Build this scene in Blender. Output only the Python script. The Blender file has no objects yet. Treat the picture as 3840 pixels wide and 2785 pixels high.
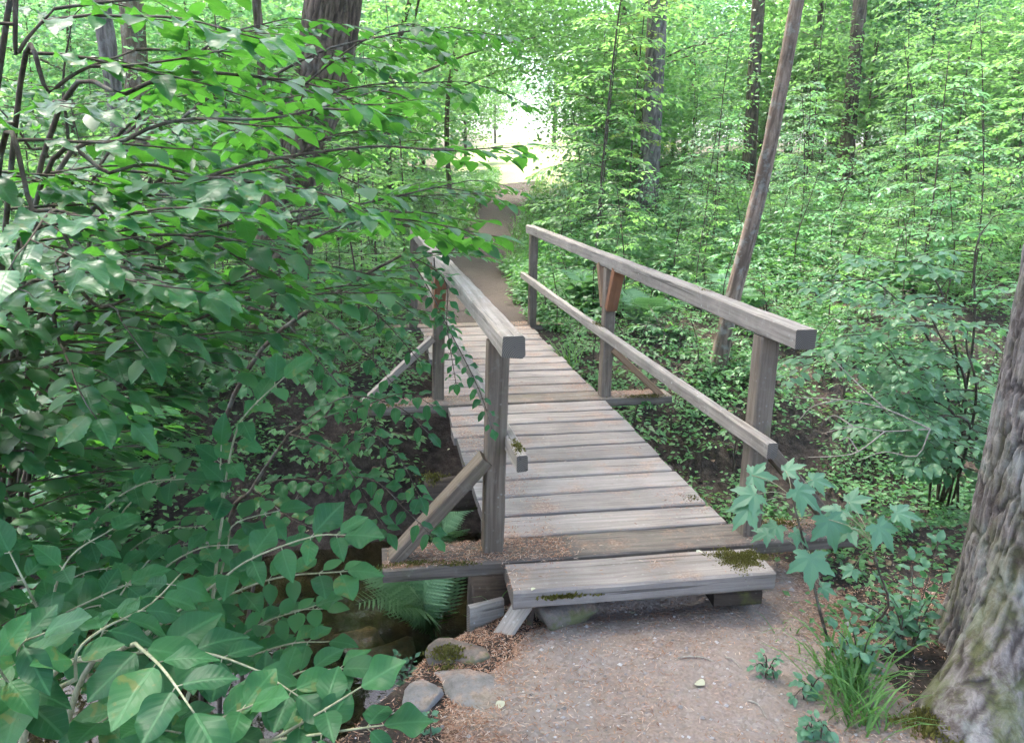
import bpy, math, random
import numpy as np
from mathutils import Vector, Matrix

random.seed(7)
rng = np.random.default_rng(7)
scene = bpy.context.scene
COL = scene.collection

# ------------------------------------------------------------------ camera
CAM = np.array([-0.429, -2.974, 1.564])
YAW, PITCH, ROLL, FPX = 0.177, 0.253, 0.012, 2994.5
_f = np.array([math.sin(YAW), math.cos(YAW), 0.0]); _r = np.array([math.cos(YAW), -math.sin(YAW), 0.0]); _u = np.array([0, 0, 1.0])
CF = _f * math.cos(PITCH) - _u * math.sin(PITCH); _u2 = _u * math.cos(PITCH) + _f * math.sin(PITCH)
CR = _r * math.cos(ROLL) + _u2 * math.sin(ROLL); CU = _u2 * math.cos(ROLL) - _r * math.sin(ROLL)
cam_data = bpy.data.cameras.new('camera'); cam = bpy.data.objects.new('camera', cam_data); COL.objects.link(cam)
cam_data.sensor_fit = 'HORIZONTAL'; cam_data.sensor_width = 36.0; cam_data.lens = FPX / 3840 * 36
cam_data.clip_start = 0.05; cam_data.clip_end = 900
cam.matrix_world = Matrix(((CR[0], CU[0], -CF[0], CAM[0]), (CR[1], CU[1], -CF[1], CAM[1]), (CR[2], CU[2], -CF[2], CAM[2]), (0, 0, 0, 1)))
scene.camera = cam

# ------------------------------------------------------------------ light
SUN_EL, SUN_AZ = math.radians(66), math.radians(-28)      # azimuth from +Y towards +X
world = bpy.data.worlds.new('World'); scene.world = world; world.use_nodes = True
wn = world.node_tree; bg = wn.nodes['Background']
sky = wn.nodes.new('ShaderNodeTexSky'); sky.sky_type = 'NISHITA'; sky.sun_disc = False
sky.sun_elevation = SUN_EL; sky.sun_rotation = SUN_AZ
sky.air_density = 0.7; sky.dust_density = 4.0; sky.ozone_density = 1.0
wn.links.new(sky.outputs[0], bg.inputs[0]); bg.inputs[1].default_value = 0.15
sd = bpy.data.lights.new('sun', 'SUN'); sd.energy = 1.5; sd.angle = math.radians(10); sd.color = (1.0, 0.95, 0.87)
so = bpy.data.objects.new('sun', sd); COL.objects.link(so)
sdir = Vector((math.sin(SUN_AZ) * math.cos(SUN_EL), math.cos(SUN_AZ) * math.cos(SUN_EL), math.sin(SUN_EL)))
so.rotation_euler = sdir.to_track_quat('Z', 'Y').to_euler()
scene.view_settings.view_transform = 'Standard'; scene.view_settings.look = 'None'
scene.view_settings.exposure = 3.05; scene.view_settings.gamma = 1.0
scene.render.engine = 'CYCLES'
cy = scene.cycles
cy.use_denoising = True; cy.denoiser = 'OPENIMAGEDENOISE'
cy.max_bounces = 6; cy.diffuse_bounces = 3; cy.glossy_bounces = 2; cy.transmission_bounces = 5; cy.transparent_max_bounces = 6
cy.use_adaptive_sampling = True; cy.adaptive_threshold = 0.035
cy.caustics_reflective = False; cy.caustics_refractive = False
cy.sample_clamp_indirect = 6.0


# ------------------------------------------------------------------ pixel helpers (2268 px wide photograph -> ray)
def ray(u, v):
    k = 3840 / 2268
    d = CF + CR * (u * k - 1920) / FPX - CU * (v * k - 1392.5) / FPX
    return d
def pix(u, v, dist):
    d = ray(u, v); return CAM + d / np.linalg.norm(d) * dist
def pix_z(u, v, z):
    d = ray(u, v); return CAM + d * (z - CAM[2]) / d[2]
def pix_y(u, v, y):
    d = ray(u, v); return CAM + d * (y - CAM[1]) / d[1]
def project(p):
    d = np.asarray(p) - CAM; z = d @ CF
    z = np.where(np.abs(z) < 1e-3, 1e-3, z)
    k = 2268 / 3840
    return (1920 + FPX * (d @ CR) / z) * k, (1392.5 - FPX * (d @ CU) / z) * k, z


# ------------------------------------------------------------------ numpy noise
def _hash(ix, iy, iz, seed):
    h = (ix.astype(np.uint32) * np.uint32(374761393) + iy.astype(np.uint32) * np.uint32(668265263)
         + iz.astype(np.uint32) * np.uint32(2147483647) + np.uint32((seed * 974711 + 12345) & 0xffffffff))
    h = (h ^ (h >> np.uint32(13))) * np.uint32(1274126177)
    h = h ^ (h >> np.uint32(16))
    return (h & np.uint32(0xffffff)).astype(np.float64) / 0xffffff
def vnoise(p, seed=0):
    p = np.asarray(p, float); i = np.floor(p).astype(np.int64); f = p - i; f = f * f * (3 - 2 * f)
    out = 0
    for dx in (0, 1):
        wx = f[..., 0] if dx else 1 - f[..., 0]
        for dy in (0, 1):
            wy = f[..., 1] if dy else 1 - f[..., 1]
            for dz in (0, 1):
                wz = f[..., 2] if dz else 1 - f[..., 2]
                out = out + wx * wy * wz * _hash(i[..., 0] + dx, i[..., 1] + dy, i[..., 2] + dz, seed)
    return out * 2 - 1
def fbm(p, oct=4, seed=0):
    p = np.asarray(p, float); a = 1.0; s = 0; t = 0
    for o in range(oct):
        s = s + a * vnoise(p, seed + o * 17); t += a; a *= 0.5; p = p * 2.03
    return s / t
def sstep(a, b, x):
    t = np.clip((x - a) / (b - a), 0, 1); return t * t * (3 - 2 * t)
def norm(v):
    v = np.asarray(v, float); return v / np.maximum(np.linalg.norm(v, axis=-1, keepdims=True), 1e-9)


# ------------------------------------------------------------------ terrain
PATH_Y = np.array([4.6, 7.0, 9.0, 14.0, 18.5, 23.0, 60.0]); PATH_X = np.array([0.56, 0.76, 1.10, 2.20, 3.3, 4.5, 14.0])
def path_x(y): return np.interp(y, PATH_Y, PATH_X)
EDGE_X = np.array([-8, -3.0, -1.6, -0.75, -0.25, 0.25, 1.2, 2.5, 6, 12]); EDGE_Y = np.array([-4.6, -3.9, -2.2, -1.0, -0.42, 0.0, 0.22, 0.30, 0.9, 2.5])
def H(x, y):
    x = np.asarray(x, float); y = np.asarray(y, float)
    p = np.stack([x, y, np.zeros_like(x)], -1)
    wob = 0.16 * fbm(p * 1.3, 3, 3)
    edge = np.interp(x, EDGE_X, EDGE_Y) + wob
    shift = np.interp(x, [-8, -2, 1, 4, 12], [-1.3, -0.35, 0.0, 0.3, 2.0])
    g = sstep(edge, edge + 0.95, y) * (1 - sstep(1.75 + shift + wob, 3.9 + shift + wob, y))
    near = -0.2 + 0.03 * fbm(p * 1.7, 3, 9)
    far = -0.04 + np.interp(y, [3, 5, 9, 14, 18.5, 22, 40, 80, 300], [-0.05, -0.02, 0.12, 0.36, 0.72, 0.9, 1.3, 3.0, 12])
    far = far + 0.09 * np.maximum(x - 3.0, 0) * sstep(3, 7, y) * np.exp(-np.maximum(x - 3.0, 0) / 30) - 0.12 * sstep(-0.5, -3, x) * sstep(3, 5, y)
    dpath = np.abs(x - path_x(y))
    far = far + 0.10 * fbm(p * 0.6, 3, 21) * sstep(0.6, 1.6, dpath) - 0.05 * (1 - sstep(0.3, 0.8, dpath)) * sstep(5.5, 7, y)
    base = near + (far - near) * sstep(1.0, 3.6, y)
    z = base - (0.94 + 0.1 * sstep(1.2, 3.0, y)) * np.interp(x, [0.7, 1.5, 6], [1, 0.78, 0.7]) * g + 0.05 * fbm(p * 4, 3, 5) * sstep(0.05, 0.4, g) + 0.008 * fbm(p * 14, 2, 6)
    # ground sinks under the first step
    z = z - 0.05 * np.exp(-(((x - 0.6) / 0.6) ** 2 + ((y + 0.16) / 0.10) ** 2) * 1.5)
    return z
def ray_hit(u, v):
    d = ray(u, v); d = d / np.linalg.norm(d); t = np.arange(1.0, 40, 0.01); P = CAM + t[:, None] * d
    k = np.argmax(P[:, 2] < H(P[:, 0], P[:, 1])); return P[k]
def Hs(x, y): return float(H(np.array([x]), np.array([y]))[0])


# ------------------------------------------------------------------ materials
def newmat(name):
    m = bpy.data.materials.new(name); m.use_nodes = True
    nt = m.node_tree; nt.nodes.clear()
    out = nt.nodes.new('ShaderNodeOutputMaterial')
    return m, nt, out
class NB:
    """small node helper"""
    def __init__(s, nt): s.nt = nt
    def n(s, t, **k):
        nd = s.nt.nodes.new(t)
        for a, b in k.items(): setattr(nd, a, b)
        return nd
    def link(s, a, b): s.nt.links.new(a, b)
    def val(s, x, sock):
        if hasattr(x, 'is_linked') or isinstance(x, bpy.types.NodeSocket): s.link(x, sock)
        else: sock.default_value = x
    def math(s, op, a, b=0.0, c=None, clamp=False):
        nd = s.n('ShaderNodeMath', operation=op); nd.use_clamp = clamp
        s.val(a, nd.inputs[0]); s.val(b, nd.inputs[1])
        if c is not None: s.val(c, nd.inputs[2])
        return nd.outputs[0]
    def mix(s, f, a, b, mode='MIX'):
        nd = s.n('ShaderNodeMix', data_type='RGBA', blend_type=mode)
        s.val(f, nd.inputs[0]); s.val(c4(a), nd.inputs[6]); s.val(c4(b), nd.inputs[7])
        return nd.outputs[2]
    def noise(s, vec, scale, detail=4, rough=0.55, dist=0.0):
        nd = s.n('ShaderNodeTexNoise'); nd.inputs['Scale'].default_value = scale; nd.inputs['Detail'].default_value = detail
        nd.inputs['Roughness'].default_value = rough; nd.inputs['Distortion'].default_value = dist
        if vec is not None: s.link(vec, nd.inputs['Vector'])
        return nd.outputs['Fac']
    def voro(s, vec, scale, feature='F1', out='Distance', rand=1.0):
        nd = s.n('ShaderNodeTexVoronoi', feature=feature); nd.inputs['Scale'].default_value = scale; nd.inputs['Randomness'].default_value = rand
        if vec is not None: s.link(vec, nd.inputs['Vector'])
        return nd.outputs[out]
    def ramp(s, f, stops):
        nd = s.n('ShaderNodeValToRGB'); s.link(f, nd.inputs[0]); e = nd.color_ramp.elements
        while len(e) < len(stops): e.new(0.5)
        for i, (p, c) in enumerate(stops): e[i].position = p; e[i].color = c4(c)
        return nd.outputs[0]
    def maprange(s, v, a, b, c=0.0, d=1.0):
        nd = s.n('ShaderNodeMapRange'); nd.interpolation_type = 'SMOOTHSTEP'
        s.link(v, nd.inputs[0])
        for i, q in enumerate((a, b, c, d)): nd.inputs[i + 1].default_value = q
        return nd.outputs[0]
    def mapping(s, vec, scale=(1, 1, 1), loc=(0, 0, 0)):
        nd = s.n('ShaderNodeMapping'); nd.inputs['Scale'].default_value = scale; nd.inputs['Location'].default_value = loc
        s.link(vec, nd.inputs['Vector']); return nd.outputs[0]
    def bump(s, h, strength=0.4, dist=0.01):
        nd = s.n('ShaderNodeBump'); nd.inputs['Strength'].default_value = strength; nd.inputs['Distance'].default_value = dist
        s.link(h, nd.inputs['Height']); return nd.outputs[0]
    def attr(s, name, out='Fac'):
        nd = s.n('ShaderNodeAttribute'); nd.attribute_name = name; return nd.outputs[out]
    def principled(s, col, rough=0.8, spec=0.3, normal=None):
        p = s.n('ShaderNodeBsdfPrincipled'); s.val(c4(col), p.inputs['Base Color']); s.val(rough, p.inputs['Roughness'])
        p.inputs['Specular IOR Level'].default_value = spec
        if normal is not None: s.link(normal, p.inputs['Normal'])
        return p
def c4(c):
    if isinstance(c, (tuple, list)) and len(c) == 3: return (c[0], c[1], c[2], 1.0)
    return c

def leaf_material(name, dark, light, transl, tmix=0.4, rough=0.42, spec=0.4, single=False, veins=False, far=False):
    m, nt, out = newmat(name); b = NB(nt)
    if single:
        rnd = b.n('ShaderNodeObjectInfo').outputs['Random']
    else:
        rnd = b.attr('rnd')
    col = b.mix(rnd, dark, light)
    tcol = b.mix(rnd, tuple(x * 0.75 for x in transl), transl)
    normal = None
    if veins:
        uv = b.n('ShaderNodeUVMap').outputs[0]
        sep = b.n('ShaderNodeSeparateXYZ'); b.link(uv, sep.inputs[0])
        av = b.math('ABSOLUTE', sep.outputs[1])
        mid = b.maprange(av, 0.012, 0.03, 1.0, 0.0)
        ph = b.math('SUBTRACT', b.math('MULTIPLY', sep.outputs[0], 8.0), b.math('MULTIPLY', av, 6.5))
        tri = b.math('ABSOLUTE', b.math('SUBTRACT', b.math('FRACT', ph), 0.5))
        side = b.maprange(tri, 0.03, 0.10, 1.0, 0.0)
        v = b.math('MAXIMUM', mid, b.math('MULTIPLY', side, 0.45))
        geo = b.n('ShaderNodeTexCoord').outputs['Object']
        mott = b.noise(geo, 30, 3)
        spots = b.maprange(b.voro(geo, 55), 0.05, 0.16, 1.0, 0.0)
        big = b.maprange(b.noise(geo, 9, 2), 0.55, 0.75)
        col = b.mix(b.math('MULTIPLY', mott, 0.35), col, tuple(x * 0.55 for x in dark))
        col = b.mix(b.math('MULTIPLY', v, 0.26), col, tuple(min(1, x * 1.8 + 0.02) for x in light))
        col = b.mix(b.math('MULTIPLY', b.math('MULTIPLY', spots, big), 0.35), col, (0.30, 0.28, 0.15))
        wear = b.math('MULTIPLY', b.maprange(b.noise(geo, 4.0, 3), 0.56, 0.66), b.maprange(rnd, 0.70, 0.85))
        col = b.mix(b.math('MULTIPLY', wear, 0.6), col, (0.16, 0.15, 0.04))
        tcol = b.mix(b.math('MULTIPLY', v, 0.35), tcol, tuple(x * 0.5 for x in transl))
        h = b.math('SUBTRACT', b.math('MULTIPLY', tri, 0.8), b.math('MULTIPLY', mid, 0.9))
        normal = b.bump(h, 0.16, 0.004)
    p = b.principled(col, rough, spec, normal)
    t = b.n('ShaderNodeBsdfTranslucent'); b.val(c4(tcol) if not isinstance(tcol, bpy.types.NodeSocket) else tcol, t.inputs[0])
    if normal is not None: b.link(normal, t.inputs['Normal'])
    mx = b.n('ShaderNodeMixShader'); mx.inputs[0].default_value = tmix
    b.link(p.outputs[0], mx.inputs[1]); b.link(t.outputs[0], mx.inputs[2]); b.link(mx.outputs[0], out.inputs[0])
    return m

def wood_material(name, a, c, lichen=0.5, moss=0.3, litter=0.5, orange=False):
    m, nt, out = newmat(name); b = NB(nt)
    tc = b.n('ShaderNodeTexCoord'); ob = tc.outputs['Object']
    oi = b.n('ShaderNodeObjectInfo').outputs['Random']
    off = b.n('ShaderNodeVectorMath', operation='ADD'); b.link(ob, off.inputs[0])
    cmb = b.n('ShaderNodeCombineXYZ'); b.link(b.math('MULTIPLY', oi, 37.0), cmb.inputs[0]); b.link(b.math('MULTIPLY', oi, 91.0), cmb.inputs[1]); b.link(cmb.outputs[0], off.inputs[1])
    v = off.outputs[0]
    g1 = b.noise(b.mapping(v, (2.2, 55, 55)), 1.0, 6, 0.65, 0.6)
    g2 = b.noise(b.mapping(v, (0.9, 16, 16)), 1.0, 4, 0.6, 1.2)
    blot = b.noise(v, 3.0, 5, 0.6)
    fine = b.noise(v, 90, 3, 0.6)
    mid_ = tuple((x + y) / 2 for x, y in zip(a, c))
    col = b.ramp(g1, [(0.22, tuple(x * 0.6 for x in a)), (0.38, a), (0.55, mid_), (0.75, c)])
    col = b.mix(b.math('MULTIPLY', b.maprange(g2, 0.45, 0.7), 0.30), col, tuple(x * 0.6 for x in a))
    col = b.mix(b.math('MULTIPLY', b.maprange(blot, 0.42, 0.68), 0.35), col, tuple(x * 0.5 for x in a))
    # end grain: rings, darker
    nrm = b.n('ShaderNodeNewGeometry').outputs['Normal']
    sepn = b.n('ShaderNodeSeparateXYZ'); b.link(nrm, sepn.inputs[0])
    up = b.maprange(sepn.outputs[2], 0.4, 0.8)
    if not orange:
        # pale lichen spots, on the weathered top mostly
        li = b.maprange(b.voro(v, 34), 0.10, 0.22, 1.0, 0.0)
        lm = b.maprange(b.noise(v, 7, 3), 0.45, 0.62)
        lf = b.math('MULTIPLY', b.math('MULTIPLY', li, lm), lichen)
        col = b.mix(lf, col, (0.52, 0.53, 0.47))
        lw = b.maprange(b.noise(v, 22, 5, 0.7), 0.55, 0.68)
        col = b.mix(b.math('MULTIPLY', b.math('MULTIPLY', lw, lichen), 0.5), col, (0.42, 0.43, 0.38))
        mo = b.math('MULTIPLY', b.maprange(b.noise(v, 5.5, 5, 0.65), 0.58, 0.72), moss)
        col = b.mix(mo, col, b.mix(fine, (0.07, 0.085, 0.02), (0.16, 0.17, 0.035)))
        lt = b.math('MULTIPLY', b.math('MULTIPLY', b.maprange(b.noise(v, 4.0, 5, 0.7), 0.5, 0.66), up), litter)
        ltc = b.mix(b.maprange(b.noise(v, 120, 2), 0.4, 0.6), (0.22, 0.13, 0.085), (0.40, 0.28, 0.20))
        col = b.mix(b.math('MULTIPLY', lt, 0.8), col, ltc)
    onr = b.n('ShaderNodeSeparateXYZ'); b.link(tc.outputs['Normal'], onr.inputs[0])
    endg = b.maprange(b.math('ABSOLUTE', onr.outputs[0]), 0.75, 0.9)
    rv = b.n('ShaderNodeVectorMath', operation='LENGTH'); b.link(b.mapping(ob, (0, 1, 1), (0, 0.03, 0.05)), rv.inputs[0])
    ring = b.maprange(b.math('SINE', b.math('ADD', b.math('MULTIPLY', rv.outputs['Value'], 900.0), b.math('MULTIPLY', blot, 14.0))), -0.6, 0.6)
    col = b.mix(endg, col, b.mix(ring, tuple(x * 0.40 for x in a), tuple(x * 0.72 for x in a)))
    tone = b.math('ADD', 0.80, b.math('MULTIPLY', oi, 0.30)); tcmb = b.n('ShaderNodeCombineColor')
    for q_ in range(3): b.link(tone, tcmb.inputs[q_])
    col = b.mix(1.0, col, tcmb.outputs[0], 'MULTIPLY')
    crack = b.maprange(b.noise(b.mapping(v, (1.1, 42, 42)), 1.0, 3, 0.5, 0.3), 0.30, 0.36)
    col = b.mix(b.math('MULTIPLY', b.math('SUBTRACT', 1.0, crack), 0.7), col, tuple(x * 0.25 for x in a))
    h = b.math('ADD', b.math('MULTIPLY', g1, 0.8), b.math('ADD', b.math('MULTIPLY', crack, 0.9), b.math('MULTIPLY', fine, 0.25)))
    p = b.principled(col, 0.85, 0.2, b.bump(h, 0.32, 0.004))
    b.link(p.outputs[0], out.inputs[0])
    return m

def bark_material(name, dark, light, scale=1.0, moss=0.0, lich=0.25, bump=0.8):
    m, nt, out = newmat(name); b = NB(nt)
    ob = b.n('ShaderNodeTexCoord').outputs['Object']
    st = b.mapping(ob, (1, 1, 0.22))
    n1 = b.noise(st, 22 * scale, 6, 0.65, 0.6)
    n2 = b.noise(ob, 60 * scale, 4, 0.7)
    cv = b.attr('crev')
    col = b.mix(b.maprange(n1, 0.3, 0.7), dark, light)
    col = b.mix(b.math('MULTIPLY', b.maprange(n2, 0.5, 0.75), 0.35), col, tuple(x * 1.35 for x in light))
    col = b.mix(cv, col, tuple(x * 0.5 for x in dark))
    lc = b.maprange(b.noise(ob, 6 * scale, 5, 0.65), 0.5, 0.64)
    col = b.mix(b.math('MULTIPLY', lc, lich), col, (0.33, 0.37, 0.33))
    sep = b.n('ShaderNodeSeparateXYZ'); b.link(ob, sep.inputs[0])
    low = b.maprange(sep.outputs[2], 0.1, 1.0, 1.0, 0.25)
    ms = b.math('MULTIPLY', b.math('MULTIPLY', b.maprange(b.noise(ob, 4.5, 5, 0.7), 0.46, 0.6), low), moss)
    col = b.mix(ms, col, b.mix(n2, (0.05, 0.07, 0.015), (0.15, 0.17, 0.04)))
    h = b.math('ADD', n1, b.math('MULTIPLY', n2, 0.5))
    p = b.principled(col, 0.88, 0.2, b.bump(h, bump, 0.012 / scale))
    b.link(p.outputs[0], out.inputs[0])
    return m

def simple_rnd_material(name, stops, rough=0.8, spec=0.2, transl=None):
    m, nt, out = newmat(name); b = NB(nt)
    col = b.ramp(b.attr('rnd'), stops)
    p = b.principled(col, rough, spec)
    if transl:
        t = b.n('ShaderNodeBsdfTranslucent'); b.link(col, t.inputs[0])
        mx = b.n('ShaderNodeMixShader'); mx.inputs[0].default_value = transl
        b.link(p.outputs[0], mx.inputs[1]); b.link(t.outputs[0], mx.inputs[2]); b.link(mx.outputs[0], out.inputs[0])
    else: b.link(p.outputs[0], out.inputs[0])
    return m

def ground_material(name='soil', pk=1.0):
    m, nt, out = newmat(name); b = NB(nt)
    pos = b.n('ShaderNodeNewGeometry').outputs['Position']
    pm = b.attr('path'); cl = b.attr('clearing'); bed = b.attr('bed')
    n1 = b.noise(pos, 2.2, 6, 0.65); n2 = b.noise(pos, 18, 6, 0.7); n3 = b.noise(pos, 90, 3, 0.6)
    soil = b.ramp(n2, [(0.3, (0.012, 0.010, 0.008)), (0.5, (0.032, 0.026, 0.021)), (0.7, (0.075, 0.060, 0.048))])
    litter = b.mix(b.maprange(n3, 0.4, 0.62), (0.13, 0.072, 0.045), (0.38, 0.25, 0.17))
    if pk != 1.0: litter = b.mix(0.85, litter, (0.042, 0.036, 0.032))
    soil = b.mix(b.math('MULTIPLY', b.maprange(n1, 0.45, 0.65), 0.12), soil, litter)
    peb = b.voro(pos, 60, out='Color'); sepc = b.n('ShaderNodeSeparateColor'); b.link(peb, sepc.inputs[0])
    grav = b.mix(sepc.outputs[0], (0.175, 0.146, 0.122), (0.32, 0.275, 0.236))
    grav = b.mix(b.maprange(n2, 0.35, 0.6), grav, (0.245, 0.200, 0.165))
    if pk != 1.0: grav = b.mix(1.0 - pk, grav, (0.025, 0.020, 0.018))
    pn = b.maprange(b.noise(pos, 3.2, 5, 0.65), 0.40, 0.60)
    core = b.maprange(pm, 0.55, 1.0)
    pc = b.mix(b.math('MULTIPLY', b.math('SUBTRACT', 1.0, b.math('MULTIPLY', core, 0.75)), pn), grav, litter)
    col = b.mix(b.maprange(pm, 0.15, 0.5), soil, pc)
    bedc = b.ramp(b.noise(pos, 5, 5, 0.6), [(0.35, (0.016, 0.016, 0.010)), (0.5, (0.044, 0.041, 0.027)), (0.68, (0.085, 0.076, 0.050))])
    col = b.mix(bed, col, bedc)
    gr = b.mix(n2, (0.16, 0.22, 0.06), (0.42, 0.42, 0.24))
    col = b.mix(cl, col, gr)
    h = b.math('ADD', b.math('MULTIPLY', n2, 1.0), b.math('ADD', b.math('MULTIPLY', n3, 0.4), b.math('MULTIPLY', b.voro(pos, 60), 0.5)))
    p = b.principled(col, 0.92, 0.15, b.bump(h, 0.7, 0.02))
    b.link(p.outputs[0], out.inputs[0])
    return m

def stone_material(name, a, c, moss=0.3):
    m, nt, out = newmat(name); b = NB(nt)
    ob = b.n('ShaderNodeTexCoord').outputs['Object']
    n1 = b.noise(ob, 7, 7, 0.7); n2 = b.noise(ob, 60, 4, 0.7)
    col = b.mix(b.maprange(n1, 0.3, 0.7), a, c)
    col = b.mix(b.math('MULTIPLY', b.maprange(n2, 0.5, 0.7), 0.4), col, tuple(x * 0.5 for x in a))
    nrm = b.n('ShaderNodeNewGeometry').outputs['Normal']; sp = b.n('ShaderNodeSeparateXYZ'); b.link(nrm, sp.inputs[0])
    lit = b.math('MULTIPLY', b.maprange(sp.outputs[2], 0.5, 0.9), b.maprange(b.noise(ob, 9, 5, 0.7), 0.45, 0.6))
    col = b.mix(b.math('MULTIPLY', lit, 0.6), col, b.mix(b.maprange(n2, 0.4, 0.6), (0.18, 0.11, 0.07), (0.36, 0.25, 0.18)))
    ms = b.math('MULTIPLY', b.maprange(b.noise(ob, 4, 4, 0.7), 0.5, 0.62), moss)
    col = b.mix(ms, col, b.mix(n2, (0.04, 0.06, 0.012), (0.13, 0.15, 0.03)))
    h = b.math('ADD', n1, b.math('MULTIPLY', n2, 0.4))
    p = b.principled(col, 0.85, 0.25, b.bump(h, 0.7, 0.015)); b.link(p.outputs[0], out.inputs[0])
    return m

def water_material():
    m, nt, out = newmat('creek water'); b = NB(nt)
    pos = b.n('ShaderNodeNewGeometry').outputs['Position']
    nrm = b.bump(b.noise(pos, 6, 3, 0.5), 0.12, 0.02)
    tr = b.n('ShaderNodeBsdfTransparent'); tr.inputs[0].default_value = (0.66, 0.64, 0.50, 1)
    gl = b.n('ShaderNodeBsdfGlossy'); gl.inputs['Roughness'].default_value = 0.03; b.link(nrm, gl.inputs['Normal'])
    fr = b.n('ShaderNodeFresnel'); fr.inputs[0].default_value = 1.33; b.link(nrm, fr.inputs['Normal'])
    mx = b.n('ShaderNodeMixShader'); b.link(fr.outputs[0], mx.inputs[0]); b.link(tr.outputs[0], mx.inputs[1]); b.link(gl.outputs[0], mx.inputs[2])
    b.link(mx.outputs[0], out.inputs[0])
    return m

M = {}
M['wood'] = wood_material('weathered wood', (0.23, 0.200, 0.163), (0.41, 0.366, 0.31), 0.6, 0.14, 0.15)
M['deck'] = wood_material('deck wood', (0.245, 0.212, 0.180), (0.375, 0.332, 0.290), 0.25, 0.12, 0.7)
M['post'] = wood_material('post wood', (0.135, 0.105, 0.076), (0.265, 0.218, 0.165), 0.25, 0.30, 0.0)
M['mossy_wood'] = wood_material('mossy wood', (0.15, 0.12, 0.09), (0.27, 0.235, 0.19), 0.3, 0.75, 0.9)
M['outrig'] = wood_material('outrigger wood', (0.13, 0.108, 0.086), (0.25, 0.215, 0.175), 0.2, 0.25, 0.9)
M['dark_wood'] = wood_material('dark wood', (0.05, 0.038, 0.028), (0.11, 0.085, 0.065), 0.1, 0.6, 0.0)  # darker brown, mossy wood for beams, logs and packing
M['fresh'] = wood_material('fresh orange wood', (0.25, 0.115, 0.060), (0.35, 0.175, 0.095), orange=True)
M['fresh2'] = wood_material('new brown wood', (0.25, 0.155, 0.09), (0.37, 0.25, 0.155), orange=True)
M['ground'] = ground_material()
M['earth'] = ground_material('dark earth', 0.16)  # same ground with gravel and litter mixed to a darker tone
M['water'] = water_material()
M['stone'] = stone_material('stone', (0.13, 0.122, 0.11), (0.27, 0.255, 0.235), 0.15)
M['mossy_stone'] = stone_material('mossy stone', (0.09, 0.078, 0.065), (0.20, 0.17, 0.145), 0.7)
M['bark_big'] = bark_material('furrowed bark', (0.060, 0.046, 0.037), (0.225, 0.203, 0.18), 1.0, 0.6, 0.28)
M['bark_dark'] = bark_material('dark rough bark', (0.055, 0.040, 0.028), (0.165, 0.125, 0.09), 1.0, 0.5, 0.12)
M['bark_grey'] = bark_material('grey bark', (0.10, 0.085, 0.07), (0.24, 0.215, 0.185), 1.2, 0.25, 0.2)
M['bark_brown'] = bark_material('smooth brown bark', (0.15, 0.105, 0.074), (0.29, 0.215, 0.158), 2.0, 0.05, 0.3, 0.35)
M['twig'] = bark_material('dark twig bark', (0.035, 0.027, 0.02), (0.10, 0.08, 0.055), 3.0, 0.1, 0.2, 0.3)
M['twig_pale'] = bark_material('pale green twig', (0.16, 0.17, 0.09), (0.30, 0.31, 0.19), 3.0, 0.0, 0.1, 0.2)
M['twig_dead'] = bark_material('dead twig', (0.20, 0.17, 0.13), (0.36, 0.32, 0.26), 3.0, 0.0, 0.3, 0.3)
M['shrub_leaf'] = leaf_material('shrub leaf', (0.014, 0.072, 0.028), (0.050, 0.165, 0.054), (0.07, 0.31, 0.03), 0.34, 0.46, 0.22, single=True, veins=True)
M['shrub_leaf_m'] = leaf_material('shrub foliage', (0.024, 0.092, 0.032), (0.050, 0.165, 0.055), (0.09, 0.32, 0.03), 0.34, 0.48, 0.28)
M['hazel_leaf'] = leaf_material('hazel leaf', (0.026, 0.105, 0.044), (0.060, 0.188, 0.072), (0.115, 0.39, 0.035), 0.43, 0.40, 0.42, single=True, veins=True)
M['hazel_leaf_m'] = leaf_material('hazel foliage', (0.026, 0.105, 0.042), (0.060, 0.188, 0.068), (0.115, 0.39, 0.035), 0.43, 0.40, 0.42)
M['bright_m'] = leaf_material('bright understory foliage', (0.058, 0.165, 0.052), (0.138, 0.285, 0.100), (0.25, 0.52, 0.12), 0.55, 0.42, 0.4)
M['pale_m'] = leaf_material('pale green foliage', (0.065, 0.180, 0.085), (0.145, 0.30, 0.155), (0.22, 0.52, 0.18), 0.52, 0.40, 0.5)
M['cover_m'] = leaf_material('ground cover foliage', (0.040, 0.13, 0.042), (0.110, 0.26, 0.088), (0.16, 0.39, 0.07), 0.38, 0.45, 0.4)
M['shade_crown_m'] = leaf_material('unseen crown foliage', (0.035, 0.10, 0.025), (0.085, 0.19, 0.045), (0.13, 0.30, 0.03), 0.42, 0.45, 0.35)
M['yellow_m'] = leaf_material('yellow green foliage', (0.10, 0.20, 0.04), (0.20, 0.30, 0.07), (0.34, 0.50, 0.08), 0.5, 0.42, 0.4)
M['pale_leaf'] = leaf_material('pale hazel leaf', (0.085, 0.20, 0.095), (0.16, 0.32, 0.15), (0.22, 0.50, 0.12), 0.42, 0.36, 0.55, single=True, veins=True)
M['maple_leaf'] = leaf_material('maple leaf', (0.075, 0.19, 0.105), (0.13, 0.27, 0.155), (0.13, 0.36, 0.08), 0.34, 0.42, 0.45, single=True, veins=False)
M['fern'] = leaf_material('fern frond', (0.10, 0.22, 0.10), (0.18, 0.32, 0.16), (0.16, 0.36, 0.10), 0.3, 0.45, 0.4)
M['grass'] = leaf_material('grass blades', (0.055, 0.15, 0.03), (0.12, 0.26, 0.06), (0.16, 0.36, 0.05), 0.35, 0.40, 0.4)
M['moss'] = leaf_material('moss', (0.07, 0.062, 0.016), (0.19, 0.18, 0.045), (0.12, 0.13, 0.02), 0.2, 0.8, 0.1)
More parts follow.
